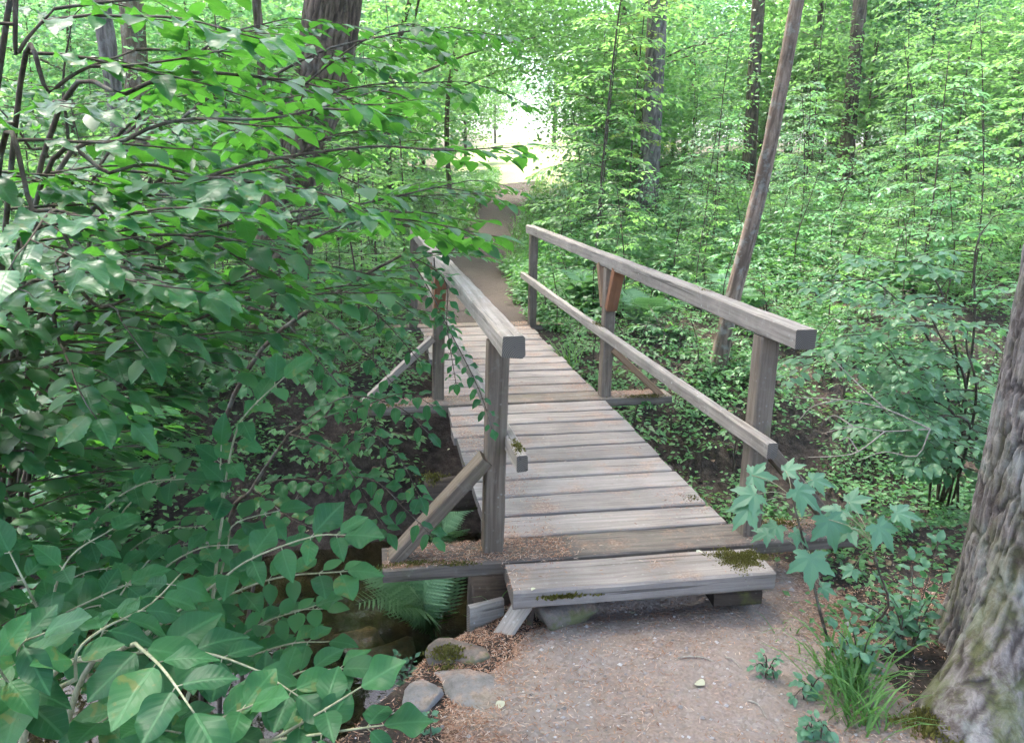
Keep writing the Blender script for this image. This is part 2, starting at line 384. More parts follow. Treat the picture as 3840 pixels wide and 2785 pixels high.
M['needles'] = simple_rnd_material('fallen needles', [(0.0, (0.13, 0.06, 0.035)), (0.4, (0.30, 0.15, 0.085)), (0.75, (0.42, 0.27, 0.18)), (1.0, (0.52, 0.42, 0.33))])
M['pebbles'] = simple_rnd_material('pebbles', [(0.0, (0.12, 0.11, 0.10)), (0.6, (0.28, 0.26, 0.24)), (1.0, (0.45, 0.43, 0.40))])
M['fallen'] = simple_rnd_material('fallen leaf', [(0.0, (0.35, 0.37, 0.24)), (1.0, (0.50, 0.50, 0.36))], 0.6, 0.3, 0.2)


# ------------------------------------------------------------------ object helpers
def tag(o, label=None, cat=None, group=None, kind=None):
    if label: o['label'] = label
    if cat: o['category'] = cat
    if group: o['group'] = group
    if kind: o['kind'] = kind
    return o
def thing(name, label, cat, base=(0, 0, 0), group=None):
    o = bpy.data.objects.new(name, None); COL.objects.link(o); o.location = Vector([float(q) for q in base]); o.empty_display_size = 0.1
    return tag(o, label, cat, group)
def make_mesh(name, V, tris=None, quads=None, mat=None, rnd=None, uv=None, smooth=False, attrs=None):
    me = bpy.data.meshes.new(name)
    V = np.ascontiguousarray(V, dtype=np.float32)
    idx = []; tot = []
    if tris is not None and len(tris): t = np.asarray(tris, np.int32); idx.append(t.ravel()); tot.append(np.full(len(t), 3, np.int32))
    if quads is not None and len(quads): q = np.asarray(quads, np.int32); idx.append(q.ravel()); tot.append(np.full(len(q), 4, np.int32))
    idx = np.concatenate(idx); tot = np.concatenate(tot)
    me.vertices.add(len(V)); me.vertices.foreach_set('co', V.ravel())
    me.loops.add(len(idx)); me.loops.foreach_set('vertex_index', idx)
    me.polygons.add(len(tot)); st = np.concatenate([[0], np.cumsum(tot)[:-1]]).astype(np.int32)
    me.polygons.foreach_set('loop_start', st); me.polygons.foreach_set('loop_total', tot)
    me.polygons.foreach_set('use_smooth', np.full(len(tot), bool(smooth)))
    if rnd is not None: attrs = dict(attrs or {}, rnd=rnd)
    for k, a in (attrs or {}).items():
        at = me.attributes.new(k, 'FLOAT', 'POINT'); at.data.foreach_set('value', np.ascontiguousarray(a, dtype=np.float32))
    if uv is not None:
        ul = me.uv_layers.new(name='UVMap'); ul.data.foreach_set('uv', np.ascontiguousarray(uv[idx], dtype=np.float32).ravel())
    if mat: me.materials.append(mat)
    me.update(calc_edges=True)
    return me
def add(name, me, parent=None, loc=(0, 0, 0)):
    o = bpy.data.objects.new(name, me); COL.objects.link(o)
    if parent is not None: o.parent = parent
    o.location = Vector([float(q) for q in loc])
    return o

class MB:
    """collects tubes / raw pieces into one mesh"""
    def __init__(s): s.V = []; s.Q = []; s.T = []; s.A = []; s.n = 0
    def raw(s, V, quads=None, tris=None, rnd=None):
        V = np.asarray(V, float); s.V.append(V)
        if quads is not None and len(quads): s.Q.append(np.asarray(quads) + s.n)
        if tris is not None and len(tris): s.T.append(np.asarray(tris) + s.n)
        s.A.append(np.full(len(V), random.random()) if rnd is None else np.broadcast_to(rnd, (len(V),)))
        s.n += len(V)
    def tube(s, pts, rad, sides=6, rnd=None):
        V, Q, T = tube_geo(pts, rad, sides); s.raw(V, Q, T, rnd)
    def mesh(s, name, mat, off=(0, 0, 0), smooth=True):
        V = np.concatenate(s.V) - np.asarray(off)
        return make_mesh(name, V, np.concatenate(s.T) if s.T else None, np.concatenate(s.Q) if s.Q else None, mat, rnd=np.concatenate(s.A), smooth=smooth)
def tube_geo(pts, rad, sides=6):
    pts = np.asarray(pts, float); n = len(pts); rad = np.broadcast_to(np.asarray(rad, float), (n,))
    t = np.gradient(pts, axis=0); t = norm(t)
    ref = np.array([0, 0, 1.0]) if abs(t[0][2]) < 0.9 else np.array([1.0, 0, 0])
    a = norm(np.cross(t, ref)); bb = np.cross(t, a)
    th = np.linspace(0, 2 * np.pi, sides, endpoint=False)
    V = pts[:, None, :] + rad[:, None, None] * (np.cos(th)[None, :, None] * a[:, None, :] + np.sin(th)[None, :, None] * bb[:, None, :])
    i = np.arange(n - 1)[:, None] * sides; j = np.arange(sides)[None, :]; j2 = (j + 1) % sides
    Q = np.stack([i + j, i + j2, i + sides + j2, i + sides + j], -1).reshape(-1, 4)
    V = V.reshape(-1, 3)
    V = np.concatenate([V, pts[-1:]]); k = (n - 1) * sides
    T = np.stack([k + np.arange(sides), k + (np.arange(sides) + 1) % sides, np.full(sides, n * sides)], -1)
    return V, Q, T
def smooth_line(P, n=24):
    P = np.asarray(P, float); m = len(P)
    Pp = np.concatenate([[2 * P[0] - P[1]], P, [2 * P[-1] - P[-2]]])
    out = []
    for s in np.linspace(0, m - 1 - 1e-6, n):
        i = int(s); t = s - i; p0, p1, p2, p3 = Pp[i], Pp[i + 1], Pp[i + 2], Pp[i + 3]
        out.append(0.5 * ((2 * p1) + (-p0 + p2) * t + (2 * p0 - 5 * p1 + 4 * p2 - p3) * t * t + (-p0 + 3 * p1 - 3 * p2 + p3) * t ** 3))
    return np.array(out)

# ---- leaf templates: base at origin, along +X, normal +Z
def leaf_template(nst, nac, wmax=0.62, peak=0.42, serr=0.0, curl=0.12, fold=0.18, tip=1.0, wave=0.0, seed=0):
    r = np.random.default_rng(seed)
    s = np.linspace(0, 1, nst); prof = np.sin(np.pi * s ** (math.log(0.5) / math.log(peak))) ** 0.85
    prof = prof * (1 - 0.25 * sstep(0.75, 1.0, s) * tip)
    V = []; UV = []
    for i, x in enumerate(s):
        w = 0.5 * wmax * prof[i]
        if serr and 0 < i < nst - 1: w *= 1 + (serr if i % 2 else -serr * 0.6)
        for k in np.linspace(-1, 1, nac):
            y = w * k
            z = fold * abs(y) - curl * x * x + wave * math.sin(9 * x + seed) * (y * 2) * abs(k)
            V.append((x, y, z)); UV.append((x, y))
    T = []
    for i in range(nst - 1):
        for k in range(nac - 1):
            a = i * nac + k; b = a + 1; c = a + nac; d = c + 1
            if i > 0: T.append((a, b, d))
            if i < nst - 2: T.append((a, d, c))
            elif i == nst - 2: T.append((a, d, c)) if k == 99 else None
    T = [t for t in T if t]
    return np.array(V, float), np.array(T, int), np.array(UV, float)
FAR = (np.array([(0, 0, 0), (0.45, 0.27, 0.05), (1, 0, -0.05), (0.45, -0.27, 0.05)], float), np.array([(0, 2, 1), (0, 3, 2)]))
MID = leaf_template(6, 3, 0.60, 0.42, 0, 0.14, 0.22)[:2]
NEAR = [leaf_template(19, 5, 0.64, 0.43, 0.0, 0.16, 0.15, wave=0.10, seed=1), leaf_template(19, 5, 0.60, 0.40, 0.0, 0.26, 0.28, wave=0.06, seed=2),
        leaf_template(19, 5, 0.70, 0.46, 0.0, 0.08, 0.22, wave=0.16, seed=3), leaf_template(19, 5, 0.56, 0.44, 0.0, 0.34, 0.10, wave=0.12, seed=4)]
HAZ = [leaf_template(27, 5, 0.58, 0.42, 0.07, 0.14, 0.12, wave=0.14, seed=5), leaf_template(27, 5, 0.54, 0.40, 0.06, 0.24, 0.22, wave=0.10, seed=6),
       leaf_template(27, 5, 0.62, 0.45, 0.08, 0.05, 0.18, wave=0.20, seed=7)]

def leaf_frames(xd, nr):
    x = norm(xd); z = nr - (nr * x).sum(-1, keepdims=True) * x; z = norm(z); y = np.cross(z, x)
    return x, y, z
def leaves_geo(tmpl, pos, xd, nr, L, Wf, rnd):
    TV, TF = tmpl[0], tmpl[1]
    pos = np.asarray(pos, float); x, y, z = leaf_frames(np.asarray(xd, float), np.asarray(nr, float))
    L = np.asarray(L, float)[:, None, None]; Wf = np.broadcast_to(np.asarray(Wf, float), (len(pos),))[:, None, None]
    V = pos[:, None, :] + L * (TV[None, :, 0:1] * x[:, None, :] + Wf * TV[None, :, 1:2] * y[:, None, :] + TV[None, :, 2:3] * z[:, None, :])
    k = len(TV); T = (np.arange(len(pos)) * k)[:, None, None] + TF[None]
    return V.reshape(-1, 3), T.reshape(-1, 3), np.repeat(np.asarray(rnd, float), k)
def in_frame(P, pad=0):
    u, v, z = project(P); return (z > 0.1) & (u > -pad) & (u < 2268 + pad) & (v > -pad) & (v < 1645 + pad)

class Plant:
    def __init__(s, base): s.base = np.asarray(base, float); s.w = MB(); s.stems = []; s.L = []
    def leaf(s, p, xd, nr, L, Wf=1.0): s.L.append((*p, *xd, *nr, L, Wf, random.random()))
    def arrays(s):
        A = np.array(s.L); return A[:, 0:3], A[:, 3:6], A[:, 6:9], A[:, 9], A[:, 10], A[:, 11]
    def finish(s, name, label, cat, wood, leafm, single=None, nsingle=0, near=None, tmpl=MID, group=None, stem_mat=None):
        o = thing(name, label, cat, s.base, group)
        if s.w.n: add('branches', s.w.mesh('branches', wood, s.base), o)
        for st in s.stems:
            mb = MB(); mb.tube(*st); add('stem', mb.mesh('stem', stem_mat or wood, s.base), o)
        if not s.L: return o
        P, X, N, L, W, R = s.arrays()
        pick = np.zeros(len(P), bool)
        if nsingle:
            u, v, z = project(P); size = np.where(in_frame(P, 40), L / np.maximum(z, 0.1), 0)
            order = np.argsort(-size)[:nsingle]; pick[order[size[order] > 0]] = True
            x, y, zz = leaf_frames(X, N)
            meshes = near_meshes(near, single)
            for i in np.nonzero(pick)[0]:
                lo = bpy.data.objects.new('leaf', meshes[i % len(meshes)]); COL.objects.link(lo); lo.parent = o
                q = P[i] - s.base
                lo.matrix_basis = Matrix(((x[i][0] * L[i], y[i][0] * L[i] * W[i], zz[i][0] * L[i], q[0]), (x[i][1] * L[i], y[i][1] * L[i] * W[i], zz[i][1] * L[i], q[1]),
                                          (x[i][2] * L[i], y[i][2] * L[i] * W[i], zz[i][2] * L[i], q[2]), (0, 0, 0, 1)))
        r = ~pick
        if r.any():
            V, T, A = leaves_geo(tmpl, P[r], X[r], N[r], L[r], W[r], R[r])
            f = add('foliage', make_mesh('foliage', V - s.base, T, None, leafm, rnd=A, smooth=True), o); f['kind'] = 'stuff'
        return o
_nm = {}
def near_meshes(near, mat):
    k = (id(near), mat.name)
    if k not in _nm: _nm[k] = [make_mesh('leaf', t[0], t[1], None, mat, uv=t[2], smooth=True) for t in near]
    return _nm[k]
def rdir(): 
    v = rng.normal(size=3); return v / np.linalg.norm(v)

def opposite_leaves(pl, line, L0, step, start=0.15, r0=0.003, tocam=0.35, tipleaf=True, spread=0.9, updev=0.35):
    line = np.asarray(line); seg = np.linalg.norm(np.diff(line, axis=0), axis=1); s = np.concatenate([[0], np.cumsum(seg)]); tot = s[-1]
    pl.w.tube(line, np.linspace(r0, r0 * 0.45, len(line)), 5)
    at = lambda q: np.array([np.interp(q, s, line[:, k]) for k in range(3)])
    q = tot * start; alt = 0
    while q < tot:
        p = at(q); t = norm(at(min(tot, q + 0.01)) - at(max(0, q - 0.01)))
        cdir = norm(CAM - p)
        for sg in (-1, 1):
            up = norm(np.array([0, 0, 1.0]) + tocam * cdir + updev * rdir())
            side = norm(np.cross(t, up)) * sg
            d = norm(t * 0.55 + side * spread + np.array([0, 0, -0.15]) + 0.25 * rdir())
            L = L0 * random.uniform(0.72, 1.15) * (1 - 0.25 * q / tot)
            pp = p + d * 0.008
            pl.w.tube([p, pp], [r0 * 0.4, r0 * 0.35], 4)
            pl.leaf(pp, d, up, L, random.uniform(0.88, 1.15))
        q += step * random.uniform(0.75, 1.2)
    if tipleaf:
        t = norm(line[-1] - line[-2]); pl.leaf(line[-1], t, norm(np.array([0, 0, 1.0]) + tocam * norm(CAM - line[-1]) + 0.2 * rdir()), L0 * 0.9, 1)

def spray(pl, p0, d, length, L0, depth=1, droop=0.25, tilt=0.25, r0=0.004, step=None, side_up=None):
    """flat, alternate-leaved spray, as of hazel or hornbeam"""
    d = norm(d); n = 8; pts = [np.asarray(p0, float)]; cur = d.copy()
    for i in range(n):
        cur = norm(cur + np.array([0, 0, -droop / n]) + 0.10 * rdir()); pts.append(pts[-1] + cur * length / n)
    pts = np.array(pts); pl.w.tube(pts, np.linspace(r0, r0 * 0.3, len(pts)), 4)
    step = step or L0 * 0.55
    q = 0.12 * length; sg = 1; k = 0
    up0 = norm(np.array([0, 0, 1.0]) + 0.18 * rdir())
    while q < length:
        f = q / length * n; i = min(int(f), n - 1); p = pts[i] + (pts[i + 1] - pts[i]) * (f - i); t = norm(pts[i + 1] - pts[i])
        side = norm(np.cross(t, up0)) * sg
        if depth > 0 and k % 2 == 1 and q < 0.8 * length:
            spray(pl, p, t * 0.8 + side * 0.85, length * random.uniform(0.35, 0.55) * (1 - 0.5 * q / length), L0, depth - 1, droop, tilt, r0 * 0.5, step)
        else:
            dd = norm(t * 0.65 + side * 0.8 + np.array([0, 0, -0.18]) + 0.18 * rdir())
            pl.leaf(p + dd * 0.01, dd, norm(up0 + tilt * rdir()), L0 * random.uniform(0.6, 1.15), random.uniform(0.85, 1.15))
        q += step * random.uniform(0.7, 1.3); sg = -sg; k += 1
    pl.leaf(pts[-1], norm(pts[-1] - pts[-2]), norm(up0 + tilt * rdir()), L0, 1)


# ================================================================== SETTING
def axis(core0, core1, d, lo, hi, grow=1.09):
    a = list(np.arange(core0, core1, d)); s = d
    while a[-1] < hi: s *= grow; a.append(a[-1] + s)
    s = d; b = [core0]
    while b[-1] > lo: s *= grow; b.append(b[-1] - s)
    return np.array(b[::-1][:-1] + a)
gx = axis(-3.2, 4.2, 0.055, -260, 260); gy = axis(-3.2, 5.2, 0.055, -60, 420)
X, Y = np.meshgrid(gx, gy, indexing='xy'); Z = H(X, Y)
nx, ny = len(gx), len(gy)
pts = np.stack([X, Y, Z], -1).reshape(-1, 3)
pn = np.stack([X, Y, 0 * X], -1)
near_c = 0.62 + 0.0 * X + np.interp(Y, [-3, -1, 0], [-0.1, 0.0, 0.05]); nd = np.abs(X - near_c) + 0.22 * fbm(pn * 2.2, 4, 41)
pm_near = (1 - sstep(0.35, 1.05, nd)) * (1 - sstep(0.1, 0.5, Y)) * sstep(-0.6, -0.2, X - np.interp(Y, EDGE_Y[:6], EDGE_X[:6]) + 0.0)
fd = np.abs(X - path_x(Y)) + 0.25 * fbm(pn * 1.2, 4, 43)
pm_far = (1 - sstep(0.35, 0.95, fd)) * sstep(4.2, 5.0, Y)
corr = np.abs(X - (-0.43 + 0.203 * (Y + 2.97)))
clear = np.maximum(sstep(19, 23, Y + 1.5 * fbm(pn * 0.4, 3, 4)) * (1 - sstep(2.2, 4.5, corr - 0.03 * Y)), 0.15 * sstep(30, 45, Y))
bedm = (1 - sstep(-1.06, -0.96, Z)) 
i = np.arange(ny - 1)[:, None] * nx; j = np.arange(nx - 1)[None, :]
Q = np.stack([i + j, i + j + 1, i + nx + j + 1, i + nx + j], -1).reshape(-1, 4)
g = add('ground', make_mesh('ground', pts, None, Q, M['ground'], smooth=True,
        attrs={'path': np.zeros(X.size), 'clearing': clear.ravel(), 'bed': bedm.ravel()}))
tag(g, 'dark forest soil falling into the creek gully', 'ground', kind='structure')

def path_sheet(name, x0, x1, y0, y1, d, maskf, label, mat='ground'):
    xs = np.arange(x0, x1 + d, d); ys = np.arange(y0, y1 + d, d); XX, YY = np.meshgrid(xs, ys, indexing='xy')
    m = maskf(XX, YY); P3 = np.stack([XX, YY, 0 * XX], -1)
    ZZ = H(XX, YY) + 0.030 * (m - 0.35) + 0.006 * fbm(P3 * 20, 2, 61) + 0.010 * fbm(P3 * 5, 3, 62)
    a = np.arange(len(ys) - 1)[:, None] * len(xs); b = np.arange(len(xs) - 1)[None, :]
    q = np.stack([a + b, a + b + 1, a + len(xs) + b + 1, a + len(xs) + b], -1).reshape(-1, 4)
    keep = (m.ravel()[q].max(1) > 0.1); q = q[keep]
    used = np.unique(q); remap = -np.ones(XX.size, int); remap[used] = np.arange(len(used))
    V = np.stack([XX, YY, ZZ], -1).reshape(-1, 3)[used]; n0 = len(used)
    o = add(name, make_mesh(name, V, None, remap[q], M[mat], smooth=True, attrs={'path': m.ravel()[used], 'clearing': np.zeros(n0), 'bed': np.zeros(n0)}))
    return tag(o, label, 'path', kind='structure')
def near_mask(X, Y):
    pn = np.stack([X, Y, 0 * X], -1)
    nd = np.abs(X - (0.62 + np.interp(Y, [-3, -1, 0], [-0.08, 0.0, 0.05]))) + 0.20 * fbm(pn * 2.2, 4, 41)
    ed = X - np.interp(Y, EDGE_Y[1:6], EDGE_X[1:6]) + 0.1 * fbm(pn * 3, 3, 44)
    return (1 - sstep(0.45, 1.15, nd)) * (1 - sstep(0.0, 0.25, Y)) * sstep(0.02, 0.35, ed)
def far_mask(X, Y):
    pn = np.stack([X, Y, 0 * X], -1)
    fd = np.abs(X - path_x(Y)) + 0.38 * fbm(pn * 1.2, 4, 43)
    return (1 - sstep(0.35, 0.85, fd)) * sstep(4.4, 5.0, Y)
path_sheet('path', -1.6, 2.4, -3.2, 0.3, 0.035, near_mask, 'grey gravel path strewn with needles in front of the bridge')
path_sheet('path', -0.6, 6.5, 4.4, 24, 0.07, far_mask, 'brown earth path climbing away beyond the bridge', 'earth')

# creek
wx = np.linspace(-7, 7, 40); wy = np.linspace(-5, 5.5, 40); WX, WY = np.meshgrid(wx, wy, indexing='xy')
a = np.arange(39)[:, None] * 40; b = np.arange(39)[None, :]
wq = np.stack([a + b, a + b + 1, a + 40 + b + 1, a + 40 + b], -1).reshape(-1, 4)
wv = np.stack([WX, WY, 0 * WX - 0.985], -1).reshape(-1, 3); hz = H(WX, WY).ravel()
wq = wq[(hz[wq].min(1) < -0.9)]
w = add('water', make_mesh('water', wv, None, wq, M['water'], smooth=True)); tag(w, 'shallow clear creek over a yellow brown bed', 'creek', kind='structure')


# ================================================================== BRIDGE
bridge = thing('footbridge', 'weathered grey wooden footbridge with two handrails over the creek', 'bridge')
def timber(name, p0, p1, wd, ht, mat, parent=bridge, up=(0, 0, 1), ch=0.006, rough=0.0025, seed=None, n=None, sag=0.0, skew=0.0):
    p0 = np.asarray(p0, float); p1 = np.asarray(p1, float); L = np.linalg.norm(p1 - p0)
    x = (p1 - p0) / L; up = np.asarray(up, float); y = norm(np.cross(up, x)); z = np.cross(x, y)
    n = n or max(6, int(L / 0.09)); s = np.linspace(-L / 2, L / 2, n)
    w2, h2 = wd / 2, ht / 2
    prof = np.array([(-w2 + ch, -h2), (w2 - ch, -h2), (w2, -h2 + ch), (w2, h2 - ch), (w2 - ch, h2), (-w2 + ch, h2), (-w2, h2 - ch), (-w2, -h2 + ch)])
    V = np.zeros((n, 8, 3)); V[:, :, 0] = s[:, None]; V[:, :, 1] = prof[None, :, 0]; V[:, :, 2] = prof[None, :, 1]
    sd = seed if seed is not None else random.randint(0, 9999)
    nn = np.stack([s / 0.12, np.full(n, sd * 1.7), np.zeros(n)], -1)
    for k in range(8):
        V[:, k, 1] += rough * fbm(nn + np.array([0, 0, k * 0.9]), 3, 3); V[:, k, 2] += rough * fbm(nn + np.array([0, 5, k * 0.9]), 3, 3)
    V[0, :, 0] += rough * rng.normal() * 0.6 + 0.0006 * rng.normal(size=8); V[-1, :, 0] += rough * rng.normal() * 0.6 + 0.0006 * rng.normal(size=8)
    V[:, :, 2] += (-sag * (1 - (2 * s / L) ** 2))[:, None] + skew * V[:, :, 1] * (s / L)[:, None]
    V = V.reshape(-1, 3)
    i = np.arange(n - 1)[:, None] * 8; j = np.arange(8)[None, :]; j2 = (j + 1) % 8
    q = np.stack([i + j, i + j2, i + 8 + j2, i + 8 + j], -1).reshape(-1, 4)
    c0 = len(V); V = np.concatenate([V, [[-L / 2, 0, 0], [L / 2, 0, 0]]])
    t = [(c0, (k + 1) % 8, k) for k in range(8)] + [(c0 + 1, (n - 1) * 8 + k, (n - 1) * 8 + (k + 1) % 8) for k in range(8)]
    o = bpy.data.objects.new(name, make_mesh(name, V, t, q, mat)); COL.objects.link(o); o.parent = parent
    c = (p0 + p1) / 2
    o.matrix_basis = Matrix(((x[0], y[0], z[0], c[0]), (x[1], y[1], z[1], c[1]), (x[2], y[2], z[2], c[2]), (0, 0, 0, 1)))
    return o
# planks: front edges read off the photograph
edges = [-0.075, 0.146, 0.365, 0.585, 0.80, 1.03, 1.255, 1.48, 1.70, 1.92, 2.14, 2.353, 2.572, 2.795, 3.01, 3.23, 3.442, 3.67, 3.91, 4.14, 4.39, 4.60, 4.80, 5.0]
XL, XR = 0.043, 1.134
for k in range(len(edges) - 1):
    y0, y1 = edges[k] + 0.010 + random.uniform(0, 0.007), edges[k + 1] - 0.010 - random.uniform(0, 0.007)
    yc = (y0 + y1) / 2; sk = random.uniform(-0.006, 0.006); dz = random.uniform(-0.004, 0.003)
    a, b = XL + random.uniform(-0.012, 0.012), XR + random.uniform(-0.012, 0.012)
    out = {0: (-0.42, 1.66), 10: (-0.53, 1.64), 22: (-0.5, 1.6)}.get(k)
    if out: timber('outrigger_plank', (out[0], yc, -0.03 + 0.002), (out[1], yc + 0.003, -0.03 + 0.002), y1 - y0, 0.058, M['mossy_wood' if k else 'outrig'], rough=0.004)
    else: timber('plank', (a, yc - sk, -0.028 + dz), (b, yc + sk, -0.028 + dz), y1 - y0, 0.055, M['deck'], rough=0.0045, skew=random.uniform(-0.06, 0.06))
timber('step_plank', (0.068, -0.192, -0.038), (1.125, -0.208, -0.036), 0.222, 0.078, M['deck'], rough=0.007, ch=0.009)
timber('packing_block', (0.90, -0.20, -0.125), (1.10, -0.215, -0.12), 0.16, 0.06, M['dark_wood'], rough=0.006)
# beams and logs below the deck
for xb in (0.2, 0.98):
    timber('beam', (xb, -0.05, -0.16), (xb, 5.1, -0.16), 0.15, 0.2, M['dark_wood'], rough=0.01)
def log(name, p0, p1, r, mat, parent=bridge, seed=1):
    n = 14; p0 = np.asarray(p0, float); p1 = np.asarray(p1, float)
    line = p0 + (p1 - p0) * np.linspace(0, 1, n)[:, None]
    V, Q, T = tube_geo(line, r, 14); V = V + 0.012 * fbm(V * 9 + seed, 3, 8)[:, None] * norm(V - (p0 + p1) / 2)
    T2 = [(j + 1, j, 0) for j in range(1, 13)]
    return add(name, make_mesh(name, V, list(map(tuple, T)) + T2, Q, mat, smooth=True), parent)
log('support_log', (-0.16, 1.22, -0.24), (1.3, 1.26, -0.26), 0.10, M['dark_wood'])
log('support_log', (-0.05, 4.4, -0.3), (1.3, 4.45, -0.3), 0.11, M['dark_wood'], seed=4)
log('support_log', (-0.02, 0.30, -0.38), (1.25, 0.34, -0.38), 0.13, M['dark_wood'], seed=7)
# posts
def post(xb, yb, xt, yt, ht, w=0.084):
    return timber('post', (xb, yb, -0.01), (xt, yt, ht), w, w, M['post'], up=(0, 1, 0), ch=0.007, rough=0.003)
HB = 0.897
post(1.18, 0.042, 1.184, 0.042, HB); post(0.037, 0.055, 0.055, 0.05, HB)
post(1.165, 2.235, 1.172, 2.235, HB, 0.078); post(-0.0, 2.31, 0.02, 2.31, HB, 0.078)
post(1.17, 4.85, 1.172, 4.85, HB, 0.078); post(-0.03, 4.85, 0.0, 4.85, HB, 0.078)
# handrails
timber('top_rail', (1.182, -0.262, 0.937), (1.178, 5.08, 0.937), 0.083, 0.079, M['wood'], rough=0.006, n=70)
timber('top_rail', (0.060, -0.262, 0.940), (0.034, 2.33, 0.938), 0.081, 0.080, M['wood'], rough=0.006, n=40)
timber('top_rail', (0.024, 2.335, 0.930), (0.004, 5.05, 0.928), 0.078, 0.076, M['wood'], rough=0.006, n=40)
timber('lower_rail', (1.112, -0.225, 0.482), (1.098, 5.02, 0.478), 0.045, 0.064, M['wood'], rough=0.004, n=60, sag=0.01)
timber('lower_rail', (0.104, -0.235, 0.488), (0.068, 5.0, 0.482), 0.044, 0.064, M['wood'], rough=0.004, n=60, sag=0.01)
# diagonal side braces from post to outrigger
timber('side_brace', (0.005, 0.035, 0.415), (-0.375, 0.035, 0.0), 0.055, 0.095, M['post'], up=(0, 1, 0.001), rough=0.003)
timber('side_brace', (1.215, 0.05, 0.415), (1.60, 0.05, 0.0), 0.055, 0.095, M['post'], up=(0, 1, 0.001), rough=0.003)
timber('side_brace', (-0.03, 2.29, 0.43), (-0.50, 2.29, 0.0), 0.045, 0.075, M['wood'], up=(0, 1, 0.001), rough=0.003)
timber('side_brace', (1.20, 2.22, 0.34), (1.57, 2.22, 0.0), 0.045, 0.075, M['fresh2'], up=(0, 1, 0.001), rough=0.002)
# knee braces under the handrail at the middle posts
for xb, yb in ((1.169, 2.235), (0.012, 2.31)):
    for sg, mt in ((-1, 'fresh'), (1, 'fresh2')):
        timber('knee_brace', (xb, yb + sg * 0.055, 0.625), (xb, yb + sg * 0.185, 0.905), 0.074, 0.055, M[mt], up=(0, sg, 0.001), rough=0.001, ch=0.002)

# ---- moss tufts on timbers
def tufts(n, cx, cy, rx, ry, z0, dome=0.015, blade=0.016, seed=0):
    r = np.random.default_rng(seed); a = r.uniform(0, 2 * np.pi, n); q = np.sqrt(r.uniform(0, 1, n)) 
    lump = 1 + 0.30 * np.sin(3 * a + seed) + 0.3 * np.sin(7 * a + 2 * seed) + 0.25 * r.normal(size=n)
    px = cx + rx * q * np.cos(a) * lump; py = cy + ry * q * np.sin(a) * lump
    pz = z0 + dome * (1 - q * q) * r.uniform(0.3, 1, n) - 0.004
    d = np.stack([r.normal(0, 0.7, n), r.normal(0, 0.7, n), r.uniform(0.5, 1.2, n)], -1)
    nr = r.normal(size=(n, 3)); nr[:, 2] *= 0.4
    return leaves_geo(FAR, np.stack([px, py, pz], -1), d, nr, blade * r.uniform(0.6, 1.3, n), 0.8, r.uniform(0, 1, n))
def moss_part(parent_base, parent, specs):
    Vs, Ts, As, n0 = [], [], [], 0
    for sp in specs:
        V, T, A = tufts(*sp); Vs.append(V); Ts.append(T + n0); As.append(A); n0 += len(V)
    o = add('moss', make_mesh('moss', np.concatenate(Vs) - np.asarray(parent_base), np.concatenate(Ts), None, M['moss'], rnd=np.concatenate(As)), parent); o['kind'] = 'stuff'
    return o
moss_part((0, 0, 0), bridge, [(3000, 1.03, -0.19, 0.10, 0.075, 0.003, 0.010, 0.011, 1), (600, 0.27, -0.305, 0.09, 0.012, -0.035, 0.01, 0.018, 2), (700, -0.30, -0.03, 0.13, 0.02, 0.0, 0.01, 0.014, 3),
    (350, -0.12, -0.052, 0.09, 0.014, 0.0, 0.008, 0.013, 4), (500, 1.36, 0.09, 0.11, 0.05, 0.0, 0.012, 0.014, 5), (500, 1.45, 2.17, 0.17, 0.03, 0.0, 0.012, 0.014, 6), (300, -0.35, 2.18, 0.15, 0.03, 0.0, 0.012, 0.014, 7),
    (260, 1.08, 0.44, 0.07, 0.05, -0.004, 0.008, 0.012, 8), (300, 0.104, -0.13, 0.018, 0.07, 0.52, 0.010, 0.010, 9), (160, 1.10, 2.25, 0.02, 0.09, 0.505, 0.008, 0.010, 10), (120, 1.19, 0.72, 0.03, 0.10, 0.975, 0.006, 0.008, 11),
    (220, 0.09, 1.0, 0.05, 0.08, -0.004, 0.008, 0.012, 12), (500, -0.12, 1.24, 0.06, 0.08, -0.145, 0.012, 0.014, 13)])

# ================================================================== STONES AND LITTER BY THE STEP
def stone(name, label, c, size, mat, seed, rotz=0.0, flat=0.6, group=None):
    n1, n2 = 26, 18; V = []
    for a in np.linspace(0, np.pi, n2):
        for t in np.linspace(0, 2 * np.pi, n1, endpoint=False): V.append((math.sin(a) * math.cos(t), math.sin(a) * math.sin(t), math.cos(a)))
    V = np.array(V); e = 0.6
    V = np.sign(V) * np.abs(V) ** e                              # squarish
    for kk in range(7):                                          # split faces
        nrm_ = norm(np.random.default_rng(seed * 31 + kk).normal(size=3)); dd_ = V @ nrm_; V = V - np.maximum(dd_ - 0.78, 0)[:, None] * nrm_
    V = V * (1 + 0.20 * fbm(V * 1.4 + seed * 3.1, 3, seed))[:, None] + 0.09 * fbm(V * 4 + seed, 4, seed)[:, None] * V
    V[:, 2] = np.where(V[:, 2] > flat, flat + (V[:, 2] - flat) * 0.25, V[:, 2])
    V *= np.array(size) / 2; cr, sr = math.cos(rotz), math.sin(rotz)
    V = np.stack([V[:, 0] * cr - V[:, 1] * sr, V[:, 0] * sr + V[:, 1] * cr, V[:, 2]], -1)
    i = np.arange(n2 - 1)[:, None] * n1; j = np.arange(n1)[None, :]; j2 = (j + 1) % n1
    q = np.stack([i + j, i + n1 + j, i + n1 + j2, i + j2], -1).reshape(-1, 4)
    o = add(name, make_mesh(name, V, None, q, mat, smooth=True), None, c)
    return tag(o, label, 'stone', group)
